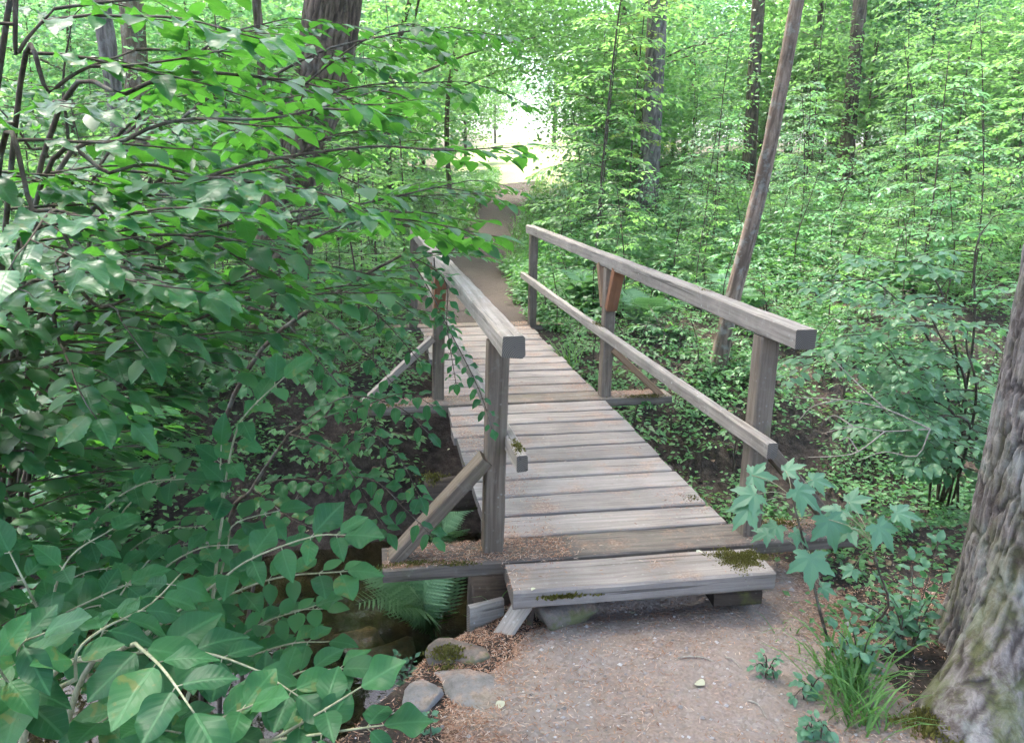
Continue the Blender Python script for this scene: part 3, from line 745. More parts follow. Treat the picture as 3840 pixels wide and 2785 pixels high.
p = ray_hit(1040, 1530); stone('boulder', 'large flat grey stone at the left edge of the path', (p[0], p[1], p[2] - 0.015), (0.26, 0.36, 0.15), M['stone'], 21, 0.35, 0.42)
p = ray_hit(1005, 1470); ms = stone('boulder', 'blocky stone with a moss cap beside the broken board', (p[0] + 0.02, p[1] + 0.06, p[2] - 0.05), (0.22, 0.20, 0.22), M['mossy_stone'], 5, 0.3, 0.6)
moss_part((p[0] + 0.02, p[1] + 0.06, p[2] - 0.05), ms, [(600, p[0] - 0.02, p[1] + 0.03, 0.055, 0.05, p[2] + 0.02, 0.03, 0.016, 31), (500, p[0] - 0.03, p[1] - 0.03, 0.05, 0.02, p[2] - 0.01, 0.02, 0.016, 32)])
p = ray_hit(932, 1550); stone('rock', 'small stone half buried below the flat grey stone', (p[0], p[1], p[2]), (0.14, 0.12, 0.10), M['stone'], 8, 0.9)
stone('rock', 'mossy stone block under the left end of the step plank', (0.30, -0.20, -0.18), (0.24, 0.17, 0.18), M['mossy_stone'], 11, 0.1, 0.7)
p = pix_z(855, 1440, -1.02); stone('rock', 'pale stone under the creek water below the fern', (p[0], p[1], -1.08), (0.36, 0.28, 0.16), M['stone'], 14, 0.4)
p = pix_z(800, 1400, -1.02); stone('rock', 'sunken stone in the creek left of the fern', (p[0], p[1], -1.10), (0.30, 0.34, 0.16), M['mossy_stone'], 15, 0.4)
# broken board leaning from under the step
bb = thing('broken_board', 'split grey board leaning out from under the step plank', 'board', (0.08, -0.25, -0.3))
o = timber('plank', pix_z(1085, 1450, -0.30) - np.array([0.08, -0.25, -0.3]), pix_z(1163, 1330, -0.10) - np.array([0.08, -0.25, -0.3]), 0.075, 0.022, M['wood'], parent=bb, up=(-0.5, -0.7, 0.5), rough=0.008)
o = timber('splinter', pix_z(1170, 1405, -0.27) - np.array([0.08, -0.25, -0.3]), pix_z(1178, 1335, -0.10) - np.array([0.08, -0.25, -0.3]), 0.03, 0.018, M['dark_wood'], parent=bb, up=(-0.5, -0.7, 0.5), rough=0.006)
eb = thing('edging_board', 'upright weathered board edging the bank beside the mossy stone', 'board', (0.0, -0.1, -0.35))
timber('plank', (-0.085, -0.02, 0.10), (0.06, 0.02, 0.10), 0.03, 0.2, M['wood'], parent=eb, rough=0.006)

# pebbles and needles
def scatter_needles(n, xs, ys, zf, accept=None, seed=0):
    r = np.random.default_rng(seed); x = r.uniform(*xs, n); y = r.uniform(*ys, n)
    if accept is not None: k = accept(x, y) > r.uniform(0, 1, n); x, y = x[k], y[k]
    n = len(x); z = zf(x, y) + r.uniform(0.001, 0.006, n)
    a = r.uniform(0, 2 * np.pi, n); d = np.stack([np.cos(a), np.sin(a), r.normal(0, 0.12, n)], -1)
    nr = np.stack([r.normal(0, 0.3, n), r.normal(0, 0.3, n), np.ones(n)], -1)
    return leaves_geo(NEEDLE, np.stack([x, y, z], -1), d, nr, r.uniform(0.011, 0.024, n), 1.0, r.uniform(0, 1, n))
NEEDLE = (np.array([(0, 0.05, 0), (0, -0.05, 0), (0.5, 0.065, 0.06), (0.5, -0.065, 0.06), (1, 0, 0)], float), np.array([(0, 1, 3), (0, 3, 2), (2, 3, 4)]))
def zpath(x, y):
    m = near_mask(x, y); P3 = np.stack([x, y, 0 * x], -1)
    return H(x, y) + np.maximum(0.030 * (m - 0.35) + 0.006 * fbm(P3 * 20, 2, 61) + 0.010 * fbm(P3 * 5, 3, 62), 0)
def acc_ground(x, y):
    P3 = np.stack([x, y, 0 * x], -1); m = near_mask(x, y); patch = sstep(-0.25, 0.25, fbm(P3 * 2.6, 4, 77))
    core = sstep(0.55, 1.0, m)
    return (0.10 + 0.90 * patch) * (1 - 0.80 * core) * (H(x, y) > -0.5) * (1 - 0.9 * sstep(1.6, 2.6, x))
def merge_leafgeo(parts):
    Vs, Ts, As, n0 = [], [], [], 0
    for V, T, A in parts: Vs.append(V); Ts.append(T + n0); As.append(A); n0 += len(V)
    return np.concatenate(Vs), np.concatenate(Ts), np.concatenate(As)
V, T, A = scatter_needles(150000, (-1.0, 2.6), (-1.7, 0.45), zpath, acc_ground, 1)
o = add('needle_litter', make_mesh('needle_litter', V, T, None, M['needles'], rnd=A)); tag(o, 'brown fallen conifer needles scattered over the path', 'needles', kind='stuff')
def deck_acc(x, y):
    P3 = np.stack([x, y, 0 * x], -1); e = np.abs(x - 0.59) / 0.55
    return sstep(0.05, 0.45, fbm(P3 * 3.0, 3, 87) * 0.8 + 0.55 * (e - 0.62)) * 0.9 + 0.02
parts = [scatter_needles(42000, (0.05, 1.13), (-0.3, 5.0), lambda x, y: 0 * x + 0.001, deck_acc, 2),
         scatter_needles(2600, (-0.40, 0.35), (-0.06, 0.135), lambda x, y: 0 * x + 0.003, None, 3),
         scatter_needles(900, (1.15, 1.62), (-0.06, 0.135), lambda x, y: 0 * x + 0.003, None, 4),
         scatter_needles(900, (-0.5, 0.02), (2.15, 2.34), lambda x, y: 0 * x + 0.003, None, 5), scatter_needles(700, (1.2, 1.6), (2.15, 2.34), lambda x, y: 0 * x + 0.003, None, 6)]
V, T, A = merge_leafgeo(parts)
o = add('needle_litter', make_mesh('needle_litter', V, T, None, M['needles'], rnd=A)); tag(o, 'brown fallen conifer needles lying along the bridge planks', 'needles', kind='stuff')
# pebbles
ico = np.array([(1, 0, 0), (-1, 0, 0), (0, 1, 0), (0, -1, 0), (0, 0, 1), (0, 0, -1)], float); icf = np.array([(0, 2, 4), (2, 1, 4), (1, 3, 4), (3, 0, 4), (2, 0, 5), (1, 2, 5), (3, 1, 5), (0, 3, 5)])
n = 5200; px = rng.uniform(-0.8, 2.4, n); py = rng.uniform(-1.6, 0.1, n); k = rng.uniform(0, 1, n) < (0.12 + 0.75 * near_mask(px, py)) * (H(px, py) > -0.45); px, py = px[k], py[k]; n = len(px)
sz = rng.lognormal(-5.55, 0.5, n)
PV = np.stack([px, py, zpath(px, py) + 0.1 * sz], -1)[:, None, :] + (ico[None] * rng.uniform(0.6, 1.2, (n, 6, 1)) * sz[:, None, None] * np.array([1, 1, 0.6]))
ang = rng.uniform(0, 6.28, n)
PT = (np.arange(n) * 6)[:, None, None] + icf[None]
o = add('pebbles', make_mesh('pebbles', PV.reshape(-1, 3), PT.reshape(-1, 3), None, M['pebbles'], rnd=np.repeat(rng.uniform(0, 1, n), 6), smooth=False)); tag(o, 'small grey pebbles trodden into the path', 'pebbles', kind='stuff')
# pale fallen leaves
FL = leaf_template(9, 3, 0.85, 0.5, 0, 0.15, 0.3)
fl_me = make_mesh('fallen_leaf', FL[0], FL[1], None, M['fallen'], rnd=np.full(len(FL[0]), 0.6), smooth=True)
for (u, v, zz, s, lab) in [(1118, 1555, -0.19, 0.040, 'pale fallen leaf beside the flat grey stone'), (1560, 1530, -0.19, 0.045, 'round pale fallen leaf on the right of the path'),
                      (1410, 1337, -0.21, 0.050, 'cream fallen leaf just in front of the step plank'), (1400, 1362, -0.20, 0.030, 'smaller fallen leaf lying before the cream one near the step'),
                      (1185, 1302, 0.004, 0.022, 'tiny pale leaf lying on the left of the step plank'), (1548, 1218, 0.004, 0.030, 'pale curled leaf on the right of the second plank')]:
    p = pix_z(u, v, zz); z = 0.006 if zz > 0 else float(zpath(np.array([p[0]]), np.array([p[1]]))[0]) + 0.010
    o = add('fallen_leaf', fl_me, None, (p[0], p[1], z)); o.scale = (s, s, s); o.rotation_euler = (random.uniform(-.2, .2), random.uniform(-.2, .2), random.uniform(0, 6)); tag(o, lab, 'leaf', 'pale leaves fallen on path and bridge')
n = 900; lx = rng.uniform(-2.5, 5, n); ly = rng.uniform(0.0, 4.2, n); lz = H(lx, ly); k = lz > -0.95; lx, ly, lz = lx[k], ly[k], lz[k]; n = len(lx)
an = rng.uniform(0, 6.28, n)
V, T, A = leaves_geo(MID, np.stack([lx, ly, lz + 0.012], -1), np.stack([np.cos(an), np.sin(an), 0.2 * rng.normal(size=n)], -1), np.array([0, 0, 1.0]) + 0.4 * rng.normal(size=(n, 3)), rng.uniform(0.025, 0.055, n), 1.2, rng.uniform(0, 1, n))
M['dead_leaf'] = simple_rnd_material('dead leaves', [(0.0, (0.05, 0.035, 0.025)), (0.5, (0.15, 0.10, 0.065)), (0.85, (0.28, 0.22, 0.13)), (1.0, (0.40, 0.40, 0.25))], 0.7, 0.3, 0.15)
o = add('leaf_litter', make_mesh('leaf_litter', V, T, None, M['dead_leaf'], rnd=A)); tag(o, 'brown dead leaves strewn over the dark gully banks', 'leaf litter', kind='stuff')
# twigs on the ground
for (u0, v0, u1, v1, lab) in [(1605, 1470, 1640, 1490, 'short dark twig on the right half of the path'), (1655, 1560, 1700, 1600, 'brown twig near the lower right of the path'), (855, 1575, 920, 1592, 'crooked grey root twig at the lower left of the path'), (1500, 1470, 1580, 1478, 'thin pale twig across the middle of the path')]:
    a, b = pix_z(u0, v0, -0.19), pix_z(u1, v1, -0.19); L = smooth_line([a, (a + b) / 2 + np.array([0.01, 0.012, 0]), b], 8)
    L[:, 2] = zpath(L[:, 0], L[:, 1]) + 0.006
    mb = MB(); mb.tube(L, np.linspace(0.0032, 0.0018, 8), 5); o = add('fallen_twig', mb.mesh('fallen_twig', M['twig_dead'], L[0]), None, L[0]); tag(o, lab, 'twig', 'twigs lying on the path')


# ================================================================== TREES
def trunk_mesh(name, line, rad, mat, sides=48, rows=90, amp=0.02, freq=7, seed=0, base=(0, 0, 0), flare=0.0, flare_dirs=(), flh=0.5, cells=0):
    P = smooth_line(line, rows); s = np.linspace(0, 1, rows); R = np.interp(s, np.linspace(0, 1, len(rad)), rad)
    t = norm(np.gradient(P, axis=0)); a = norm(np.cross(t, np.array([0.0, 1, 0]))); b = np.cross(t, a)
    th = np.linspace(0, 2 * np.pi, sides, endpoint=False)
    hgt = (P[:, 2] - P[0, 2])
    TH, HG = np.meshgrid(th, hgt, indexing='xy')
    q = np.stack([np.cos(TH) * freq / 6.28 * 2.2, np.sin(TH) * freq / 6.28 * 2.2, HG * freq * 0.33], -1)
    w = q + 0.35 * np.stack([vnoise(q * 1.5, seed + 5), vnoise(q * 1.5, seed + 6), vnoise(q * 1.5, seed + 7)], -1)
    ridge = 1 - np.abs(fbm(w, 3, seed)) * 2.4
    plate = np.clip(ridge, -1, 1)                                # 1 in the fissures
    if cells:
        nU = cells; U_ = TH / (2 * np.pi) * nU; W_ = HG / (2 * np.pi * R[0] / nU * 7.0)
        U_ = U_ + 0.55 * fbm(q * 1.3, 2, seed + 31); W_ = W_ + 0.4 * fbm(q * 0.9, 2, seed + 32)
        F1 = np.full(U_.shape, 9.0); F2 = F1.copy(); iu, iw = np.floor(U_).astype(int), np.floor(W_).astype(int)
        for du in (-1, 0, 1):
            for dw in (-1, 0, 1):
                cu, cw = iu + du, iw + dw; hu = _hash(cu % nU, cw, 0 * cu, seed); hw = _hash(cu % nU, cw, 0 * cu + 3, seed)
                dd = np.hypot(cu + hu - U_, cw + hw - W_); F2 = np.where(dd < F1, F1, np.minimum(F2, dd)); F1 = np.minimum(F1, dd)
        plate = np.clip(1.05 - (F2 - F1) * 2.8 + 0.5 * fbm(q * 3, 3, seed + 9), -1, 1)
    fine = fbm(q * 4, 3, seed + 11)
    disp = -amp * sstep(0.35, 1.0, plate) + amp * 0.35 * fine + amp * 0.8 * fbm(q * 0.35, 2, seed + 3)
    fl = np.zeros_like(TH)
    for (ang, wd, am) in flare_dirs: fl += am * np.exp(-(((TH - ang + np.pi) % (2 * np.pi) - np.pi) / wd) ** 2)
    RR = R[:, None] + disp + (flare + fl) * np.exp(-np.maximum(HG, 0) / flh)
    V = P[:, None, :] + RR[..., None] * (np.cos(TH)[..., None] * a[:, None, :] + np.sin(TH)[..., None] * b[:, None, :])
    i = np.arange(rows - 1)[:, None] * sides; j = np.arange(sides)[None, :]; j2 = (j + 1) % sides
    Q = np.stack([i + j, i + j2, i + sides + j2, i + sides + j], -1).reshape(-1, 4)
    return make_mesh(name, V.reshape(-1, 3) - np.asarray(base), None, Q, mat, smooth=True, attrs={'crev': sstep(0.45, 0.95, plate).ravel() * 0.85})

def blob_leaves(n_clump, per, c, r3, L, seed, flat=0.35, cs=0.55):
    r = np.random.default_rng(seed); d = norm(r.normal(size=(n_clump, 3))) * (r.uniform(0.15, 1, (n_clump, 1)) ** 0.5)
    cc = np.asarray(c) + d * np.asarray(r3)
    p = cc[:, None, :] + r.normal(size=(n_clump, per, 3)) * np.array([cs, cs, cs * flat]) * r.uniform(0.5, 1.3, (n_clump, 1, 1))
    p = p.reshape(-1, 3); n = len(p); xd = r.normal(size=(n, 3)) * np.array([1, 1, 0.35]) + np.array([0, 0, -0.2])
    nr = np.array([0, 0, 1.0]) + 0.55 * r.normal(size=(n, 3))
    br = np.repeat(r.uniform(0, 1, n_clump), per) * 0.5 + r.uniform(0, 0.5, n)
    return leaves_geo(FAR, p, xd, nr, L * r.uniform(0.6, 1.25, n), r.uniform(0.9, 1.2, n), br)
def crown_mesh(name, seed, c, r3, ncl, per, L, mat):
    V, T, A = blob_leaves(ncl, per, c, r3, L, seed, cs=0.75); return make_mesh(name, V, T, None, mat, rnd=A)
SHADE_CROWN = [crown_mesh('crown', 100 + k, (0, 0, 0), (3.3, 3.3, 2.6), 150, 36, 0.24, M['shade_crown_m']) for k in range(3)]  # leaf crowns above the view, added to shade the ground below
def limbs(mb, p, n, L, r, seed):
    rr = np.random.default_rng(seed)
    for k in range(n):
        a = k * 2.4 + rr.uniform(0, 1); d = np.array([math.cos(a), math.sin(a), rr.uniform(0.3, 0.9)]); q = p + np.array([0, 0, rr.uniform(-1.5, 1.5)])
        mb.tube(smooth_line([q, q + d * L * 0.5 + np.array([0, 0, 0.2]), q + d * L + np.array([0, 0, -0.1])], 8), np.linspace(r, r * 0.3, 8), 6)

def tall_tree(name, label, cat, line, rad, mat, crown_at, cidx=0, crot=0.0, cscale=1.0, seed=0, group=None, **kw):
    base = np.asarray(line[0], float); o = thing(name, label, cat, base, group)
    add('trunk', trunk_mesh('trunk', line, rad, mat, seed=seed, base=base, **kw), o)
    mb = MB(); limbs(mb, np.asarray(line[-1], float) + np.array([0, 0, -0.5]), 6, 2.2 * cscale, rad[-1] * 0.5, seed)
    add('limbs', mb.mesh('limbs', mat, base), o)
    c = add('crown', SHADE_CROWN[cidx % 3], o, np.asarray(crown_at) - base); c.rotation_euler = (0, 0, crot); c.scale = (cscale,) * 3; c['kind'] = 'stuff'  # unseen crown, placed and sized for the shade it casts
    return o
bt = tall_tree('conifer_tree', 'massive furrowed grey trunk with mossy roots at the right edge', 'tree', [(1.925, -0.75, -0.42), (1.925, -0.75, 0.6), (1.94, -0.75, 2.2), (2.05, -0.72, 9.0)], [0.26, 0.25, 0.23, 0.12], M['bark_big'],
          (1.6, -1.4, 8.4), 0, 0, 1.15, 2, sides=230, rows=520, amp=0.015, freq=15, cells=64, flare=0.05, flare_dirs=((math.pi * 0.17, 0.40, 1.3), (math.pi * 0.62, 0.5, 0.30), (math.pi * 1.1, 0.5, 0.2), (math.pi * 1.6, 0.6, 0.2)), flh=0.24)
moss_part((1.925, -0.75, -0.42), bt, [(1500, 1.36, -1.04, 0.14, 0.07, -0.17, 0.02, 0.02, 51), (700, 1.54, -0.97, 0.06, 0.05, -0.10, 0.02, 0.02, 52)])
tall_tree('leaning_sapling_tree', 'slender bare brown trunk leaning right behind the right handrail', 'tree', [(2.62, 3.6, Hs(2.62, 3.6) - 0.1), (2.72, 3.6, 0.4), (2.92, 3.62, 1.46), (3.08, 3.6, 2.9), (3.5, 3.7, 6.5)], [0.078, 0.072, 0.066, 0.058, 0.032], M['bark_brown'],
          (3.6, 3.8, 7.6), 1, 1, 0.6, 5, sides=28, rows=110, amp=0.005, freq=5, flare=0.02, flh=0.15)
tall_tree('forest_tree', 'big dark mossy leaning trunk behind the left bushes', 'tree', [(-1.80, 4.6, Hs(-1.80, 4.6) - 0.2), (-1.36, 4.5, 0.25), (-0.98, 4.5, 1.75), (-0.66, 4.5, 2.9), (0.15, 4.6, 8.0)], [0.30, 0.27, 0.24, 0.235, 0.13], M['bark_dark'],
          (-0.5, 3.0, 9.2), 2, 0.5, 0.85, 9, sides=120, rows=240, amp=0.02, freq=12, cells=30, flare=0.06, flh=0.3)  # crown shifted forward so that it shades the near path
fars = [('grey straight trunk with a shoot of yellow leaves beside it, behind the right handrail', (4.85, 12.0), (4.85, 12.0), 0.19, 'bark_grey'),
        ('dark trunk half hidden by leaves left of the upper leaning trunk', (8.85, 16.0), (8.72, 16.0), 0.16, 'bark_dark'),
        ('dark slightly tilted trunk right of the slender leaning trunk', (10.2, 14.0), (10.08, 14.0), 0.16, 'bark_dark'),
        ('pale trunk at the very top right of the wood', (13.5, 20.0), (13.4, 20.0), 0.22, 'bark_grey'),
        ('thin grey trunk in the upper left between the branches', (-2.80, 6.0), (-2.96, 6.0), 0.085, 'bark_grey'),
        ('thick grey brown trunk at the top left edge of the picture', (-3.6, 9.5), (-3.5, 9.5), 0.17, 'bark_brown'),
        ('grey trunk at the far left edge behind the hazel leaves', (-5.0, 7.0), (-5.0, 7.0), 0.15, 'bark_grey'),
        ('thin dark trunk in the sunlit left wood behind the leaning trunk', (-1.7, 8.2), (-1.72, 8.2), 0.06, 'bark_dark')]
for k, (lab, b0, b1, r, mt) in enumerate(fars):
    h0 = Hs(*b0); l = [(b0[0], b0[1], h0 - 0.15), ((b0[0] + b1[0]) / 2, (b0[1] + b1[1]) / 2, h0 + 2), (b1[0], b1[1], h0 + 4.5), (b1[0] + (b1[0] - b0[0]) * 0.8, b1[1], h0 + 10)]
    tall_tree('forest_tree', lab, 'tree', l, [r * 1.15, r, r * 0.95, r * 0.5], M[mt], (b1[0], b1[1], h0 + 10.5), k, k * 1.3, [0.55, 0.5, 0.5, 0.6, 0.4, 0.45, 0.8, 0.5][k], 20 + k, 'trunks standing in the wood', sides=40, rows=80, amp=0.012, freq=8, flare=0.04, flh=0.3)


# ================================================================== UNDERSTORY PROTOTYPES
def sapling_parts(seed, h, nspray, L0, mat, lean=0.15, wood='twig', zmin=0.3, slen=0.55, up=0.25):
    global rng
    keep = rng; rng = np.random.default_rng(seed); random.seed(seed)
    pl = Plant((0, 0, 0)); a0 = rng.uniform(0, 6.28)
    line = smooth_line([(0, 0, -0.05), (0.02 * rng.normal(), 0.02 * rng.normal(), h * 0.35), (lean * math.cos(a0) * 0.5, lean * math.sin(a0) * 0.5, h * 0.7), (lean * math.cos(a0) * 1.3, lean * math.sin(a0) * 1.3, h)], 18)
    r0 = 0.006 + h * 0.0028
    for k in range(nspray):
        f = zmin + (1 - zmin) * (k + rng.uniform(0, 0.8)) / nspray; p = np.array([np.interp(f, np.linspace(0, 1, 18), line[:, c]) for c in range(3)])
        a = k * 2.4 + rng.uniform(-0.5, 0.5); spray(pl, p, (math.cos(a), math.sin(a), up), slen * rng.uniform(0.6, 1.15) * (1.15 - 0.6 * f), L0, 1, 0.5, 0.35, 0.004)
    mb = MB(); mb.tube(line, np.linspace(r0, r0 * 0.3, 18), 6); stem = mb.mesh('stem', M[wood])
    tw = pl.w.mesh('twigs', M[wood]); P, Xd, N, L, W, R = pl.arrays(); V, T, A = leaves_geo(FAR, P, Xd, N, L, W, R)
    fo = make_mesh('foliage', V, T, None, mat, rnd=A)
    rng = keep
    return [('stem', stem, None), ('twigs', tw, None), ('foliage', fo, 'stuff')]
REG = []
ORD = 'first second third fourth fifth sixth seventh eighth ninth tenth eleventh twelfth thirteenth fourteenth fifteenth sixteenth seventeenth eighteenth nineteenth twentieth'.split()
def place(parts, name, label, cat, group, loc, rot=0.0, sc=1.0, tilt=(0, 0)):
    o = thing(name, label, cat, loc, group); o.rotation_euler = (tilt[0], tilt[1], rot); o.scale = (sc,) * 3
    REG.append((o, float(project(np.array(loc) + np.array([0, 0, 0.8]))[0])))
    for nm, me, kd in parts:
        c = add(nm, me, o)
        if kd: c['kind'] = kd
    return o
SAP = [sapling_parts(200 + k, [2.6, 2.2, 3.2, 1.8, 4.0, 1.3][k], [24, 20, 30, 17, 36, 13][k], [0.085, 0.08, 0.09, 0.075, 0.095, 0.07][k], M['bright_m'], slen=[0.75, 0.7, 0.85, 0.6, 0.95, 0.5][k], zmin=0.2) for k in range(6)]
SAPP = [sapling_parts(230 + k, [2.4, 1.6, 3.2][k], [22, 16, 28][k], 0.085, M['pale_m'], slen=[0.75, 0.6, 0.85][k], zmin=0.2) for k in range(3)]
SAPY = sapling_parts(240, 4.6, 30, 0.095, M['yellow_m'], slen=0.7, zmin=0.3)
LOW = [sapling_parts(260 + k, [0.55, 0.4, 0.7][k], [9, 8, 11][k], 0.055, M['cover_m'], zmin=0.15, slen=0.28) for k in range(3)]
def woodland_parts(seed, h, rad, ncl, per, L, mat, tr=0.10, z0=0.9, off=(0, 0)):
    r = np.random.default_rng(seed); z = h * 0.5 + z0 * 0.5
    V, T, A = blob_leaves(ncl, per, (off[0], off[1], z), (rad, rad, (h - z0) * 0.5), L, seed, 0.22, 0.5); fo = make_mesh('foliage', V, T, None, mat, rnd=A)
    me = trunk_mesh('trunk', [(0, 0, -0.2), (0.05 * r.normal(), 0.05 * r.normal(), h * 0.4), (0.2 * r.normal() + off[0] * 0.8, 0.2 * r.normal() + off[1] * 0.8, h)], [tr, tr * 0.8, tr * 0.2], M['bark_dark'], sides=14, rows=30, amp=0.008, freq=4, seed=seed)
    mb = MB()
    for k in range(9):
        a = k * 2.4; f_ = (z0 + (h - z0) * 0.85 * k / 9) / h; q = np.array([off[0] * 0.8 * f_ ** 2, off[1] * 0.8 * f_ ** 2, f_ * h]); d = np.array([math.cos(a), math.sin(a), 0.4])
        mb.tube(smooth_line([q, q + d * rad * 0.5, q + d * rad * 0.9 + np.array([0, 0, -0.15])], 6), np.linspace(0.025, 0.008, 6), 5)
    return [('trunk', me, None), ('limbs', mb.mesh('limbs', M['bark_dark']), None), ('crown', fo, 'stuff')]
WOOD = [woodland_parts(300 + k, [7, 9, 6, 8][k], [1.9, 2.4, 1.7, 2.1][k], [190, 240, 170, 210][k], 46, 0.17, M[['bright_m', 'pale_m', 'bright_m', 'pale_m'][k]]) for k in range(4)]
UNDER = [woodland_parts(320 + k, [4.6, 5.6, 3.8][k], [1.3, 1.5, 1.2][k], [150, 190, 130][k], 42, 0.105, M[['bright_m', 'pale_m', 'bright_m'][k]], 0.035, 0.35) for k in range(3)]

ARCH = [woodland_parts(340 + k, 7.2, 2.5, 260, 46, 0.115, M['bright_m'], 0.07, 2.75, ((2.0, 0), (-1.7, 0), (1.3, 0))[k]) for k in range(3)]
def clear_of_path(x, y, d=0.9): return abs(x - float(path_x(y))) > d
r = np.random.default_rng(55)
def dart(n, x0, x1, y0, y1, mind, test=lambda x, y: True, tries=40):
    out = []
    for _ in range(n * tries):
        x, y = r.uniform(x0, x1), r.uniform(y0, y1)
        if not test(x, y) or any((x - a) ** 2 + (y - b) ** 2 < mind * mind for a, b in out): continue
        out.append((x, y))
        if len(out) >= n: break
    return out
def keeps_trunks(x, y, rad=0.5):
    u, v, z = project(np.array([x, y, 1.2]))
    return not any(abs(u - c) < w + rad * 1768 / max(float(z), 1.0) and y < yy for c, w, yy in ((1450, 35, 12), (1682, 20, 16), (1890, 25, 14)))
vis = lambda x, y, pad=120: bool(in_frame(np.array([x, y, 1.2]), pad))
# saplings on the right slope
for k, (x, y) in enumerate(dart(56, 2.2, 13, 4.6, 14, 0.7, lambda x, y: clear_of_path(x, y, 1.5) and keeps_trunks(x, y) and vis(x, y))):
    q = SAP[k % 6] if k % 3 else SAPP[k % 3]
    u_ = float(project(np.array([x, y, 1.0]))[0]); tall_ = 'short' if (k % 3 and k % 6 in (3, 5)) or (k % 3 == 0 and k % 3 == 1) else 'tall'
    zn = 'left of the grey trunk' if u_ < 1430 else 'left of the slender trunk' if u_ < 1690 else 'right of the slender trunk' if u_ < 1880 else 'towards the large trunk'
    place(q, 'sapling', f"{tall_} {'pale' if k % 3 == 0 else 'bright'} sapling {'close behind the handrail' if y < 7 else 'further back' if y < 10.5 else 'far back'}, {zn}", 'sapling', 'saplings right of the bridge', (x, y, Hs(x, y)), r.uniform(0, 6.28), r.uniform(0.75, 1.15), (r.normal(0, 0.06), r.normal(0, 0.06)))
for k, (x, y) in enumerate(dart(48, -7.5, 0.3, 4.4, 14, 0.65, lambda x, y: clear_of_path(x, y, 1.3) and vis(x, y))):
    q = SAP[(k * 5) % 6]
    u_ = float(project(np.array([x, y, 1.0]))[0])
    place(q, 'sapling', f"{'short' if (k * 5) % 6 in (3, 5) else 'tall'} sapling {'close behind the left bushes' if y < 7 else 'in the left wood' if y < 10 else 'far in the left wood'} {'right' if u_ > 690 else 'left'} of the dark trunk", 'sapling', 'saplings behind the left bushes', (x, y, Hs(x, y)), r.uniform(0, 6.28), r.uniform(0.75, 1.15), (r.normal(0, 0.06), r.normal(0, 0.06)))
for k, (x, y) in enumerate(dart(34, -12, 18, 10, 20, 1.6, lambda x, y: clear_of_path(x, y, 2.2) and keeps_trunks(x, y, 1.0) and vis(x, y, 150))):
    left = x < path_x(y)
    place(UNDER[k % 3], 'understory_tree', ('thin understory tree left of the far path' if left else 'thin understory tree right of the far path') + (', nearer row' if y < 14 else ', back row'), 'tree',
          'understory trees left of the far path' if left else 'understory trees right of the far path', (x, y, Hs(x, y)), r.uniform(0, 6.28), r.uniform(0.8, 1.2))
for (x, y, q, sc, lab) in [(-0.55, 3.5, 3, 1.0, 'bright leafy sapling touching the left railing behind its middle post'), (-1.0, 4.1, 0, 0.95, 'sapling between the left railing and the leaning dark trunk'), (-0.55, 5.7, 1, 1.0, 'sapling beside the far end of the left railing'),
                           (-1.5, 3.2, 3, 1.1, 'leafy sapling on the left bank in front of the leaning dark trunk'), (-2.2, 2.9, 1, 1.0, 'leafy sapling on the left bank beside the taller hazel'), (-0.35, 6.9, 2, 0.9, 'sapling left of the path just past the bridge'), (0.05, 8.6, 4, 0.9, 'tall sapling leaning over the path past the bridge')]:
    place(SAP[q], 'sapling', lab, 'sapling', 'saplings behind the left bushes', (x, y, Hs(x, y)), r.uniform(0, 6.28), sc)
for k, (x, y) in enumerate(dart(52, 1.75, 9.5, 4.3, 11.5, 0.55, lambda x, y: clear_of_path(x, y, 1.0) and vis(x, y, 60))):
    u_ = float(project(np.array([x, y, 0.6]))[0]); zn = 'left of the grey trunk' if u_ < 1430 else 'left of the slender trunk' if u_ < 1690 else 'right of the slender trunk' if u_ < 1880 else 'towards the large trunk'
    place((SAP[5], SAP[3], SAPP[1])[k % 3], 'leafy_bush', f"{('low', 'bushy', 'pale')[k % 3]} leafy bush {'just behind the handrail' if y < 6.5 else 'further up the slope' if y < 9 else 'back among the saplings'}, {zn}", 'bush', 'leafy bushes behind the right handrail', (x, y, Hs(x, y)), r.uniform(0, 6.28), (0.85, 0.8, 0.85)[k % 3] * r.uniform(0.8, 1.15))
for k, (x, y) in enumerate(dart(20, -3.5, 0.0, 4.6, 11, 0.55, lambda x, y: clear_of_path(x, y, 0.9) and vis(x, y, 60))):
    place((SAP[5], SAP[3])[k % 2], 'leafy_bush', f"{('low', 'bushy')[k % 2]} leafy bush {'beside the left railing end' if y < 6.5 else 'along the left of the far path'}", 'bush', 'leafy bushes left of the far path', (x, y, Hs(x, y)), r.uniform(0, 6.28), r.uniform(0.75, 1.05))
place(SAPY, 'sapling', 'tall sapling with yellow green leaves beside the grey straight trunk', 'sapling', 'saplings right of the bridge', (4.05, 10.6, Hs(4.05, 10.6)), 1.0, 1.0)
def notclear(x, y): return abs(x - (-0.43 + 0.203 * (y + 2.97))) > 1.3 + 0.035 * (y + 3)
for k, (x, y) in enumerate(dart(62, -22, 36, 13, 46, 2.1, lambda x, y: clear_of_path(x, y, 2.8) and notclear(x, y) and keeps_trunks(x, y, 1.6) and vis(x, y, 200))):
    left = x < path_x(y)
    place(WOOD[k % 4], 'forest_tree', ('leafy tree left of the far path' if left else 'leafy tree right of the far path') + (' near the trunks' if y < 22 else ' deep in the wood' if y < 34 else ' at the back of the wood'), 'tree',
          'leafy trees left of the far path' if left else 'leafy trees right of the far path', (x, y, Hs(x, y)), r.uniform(0, 6.28), r.uniform(0.8, 1.25))
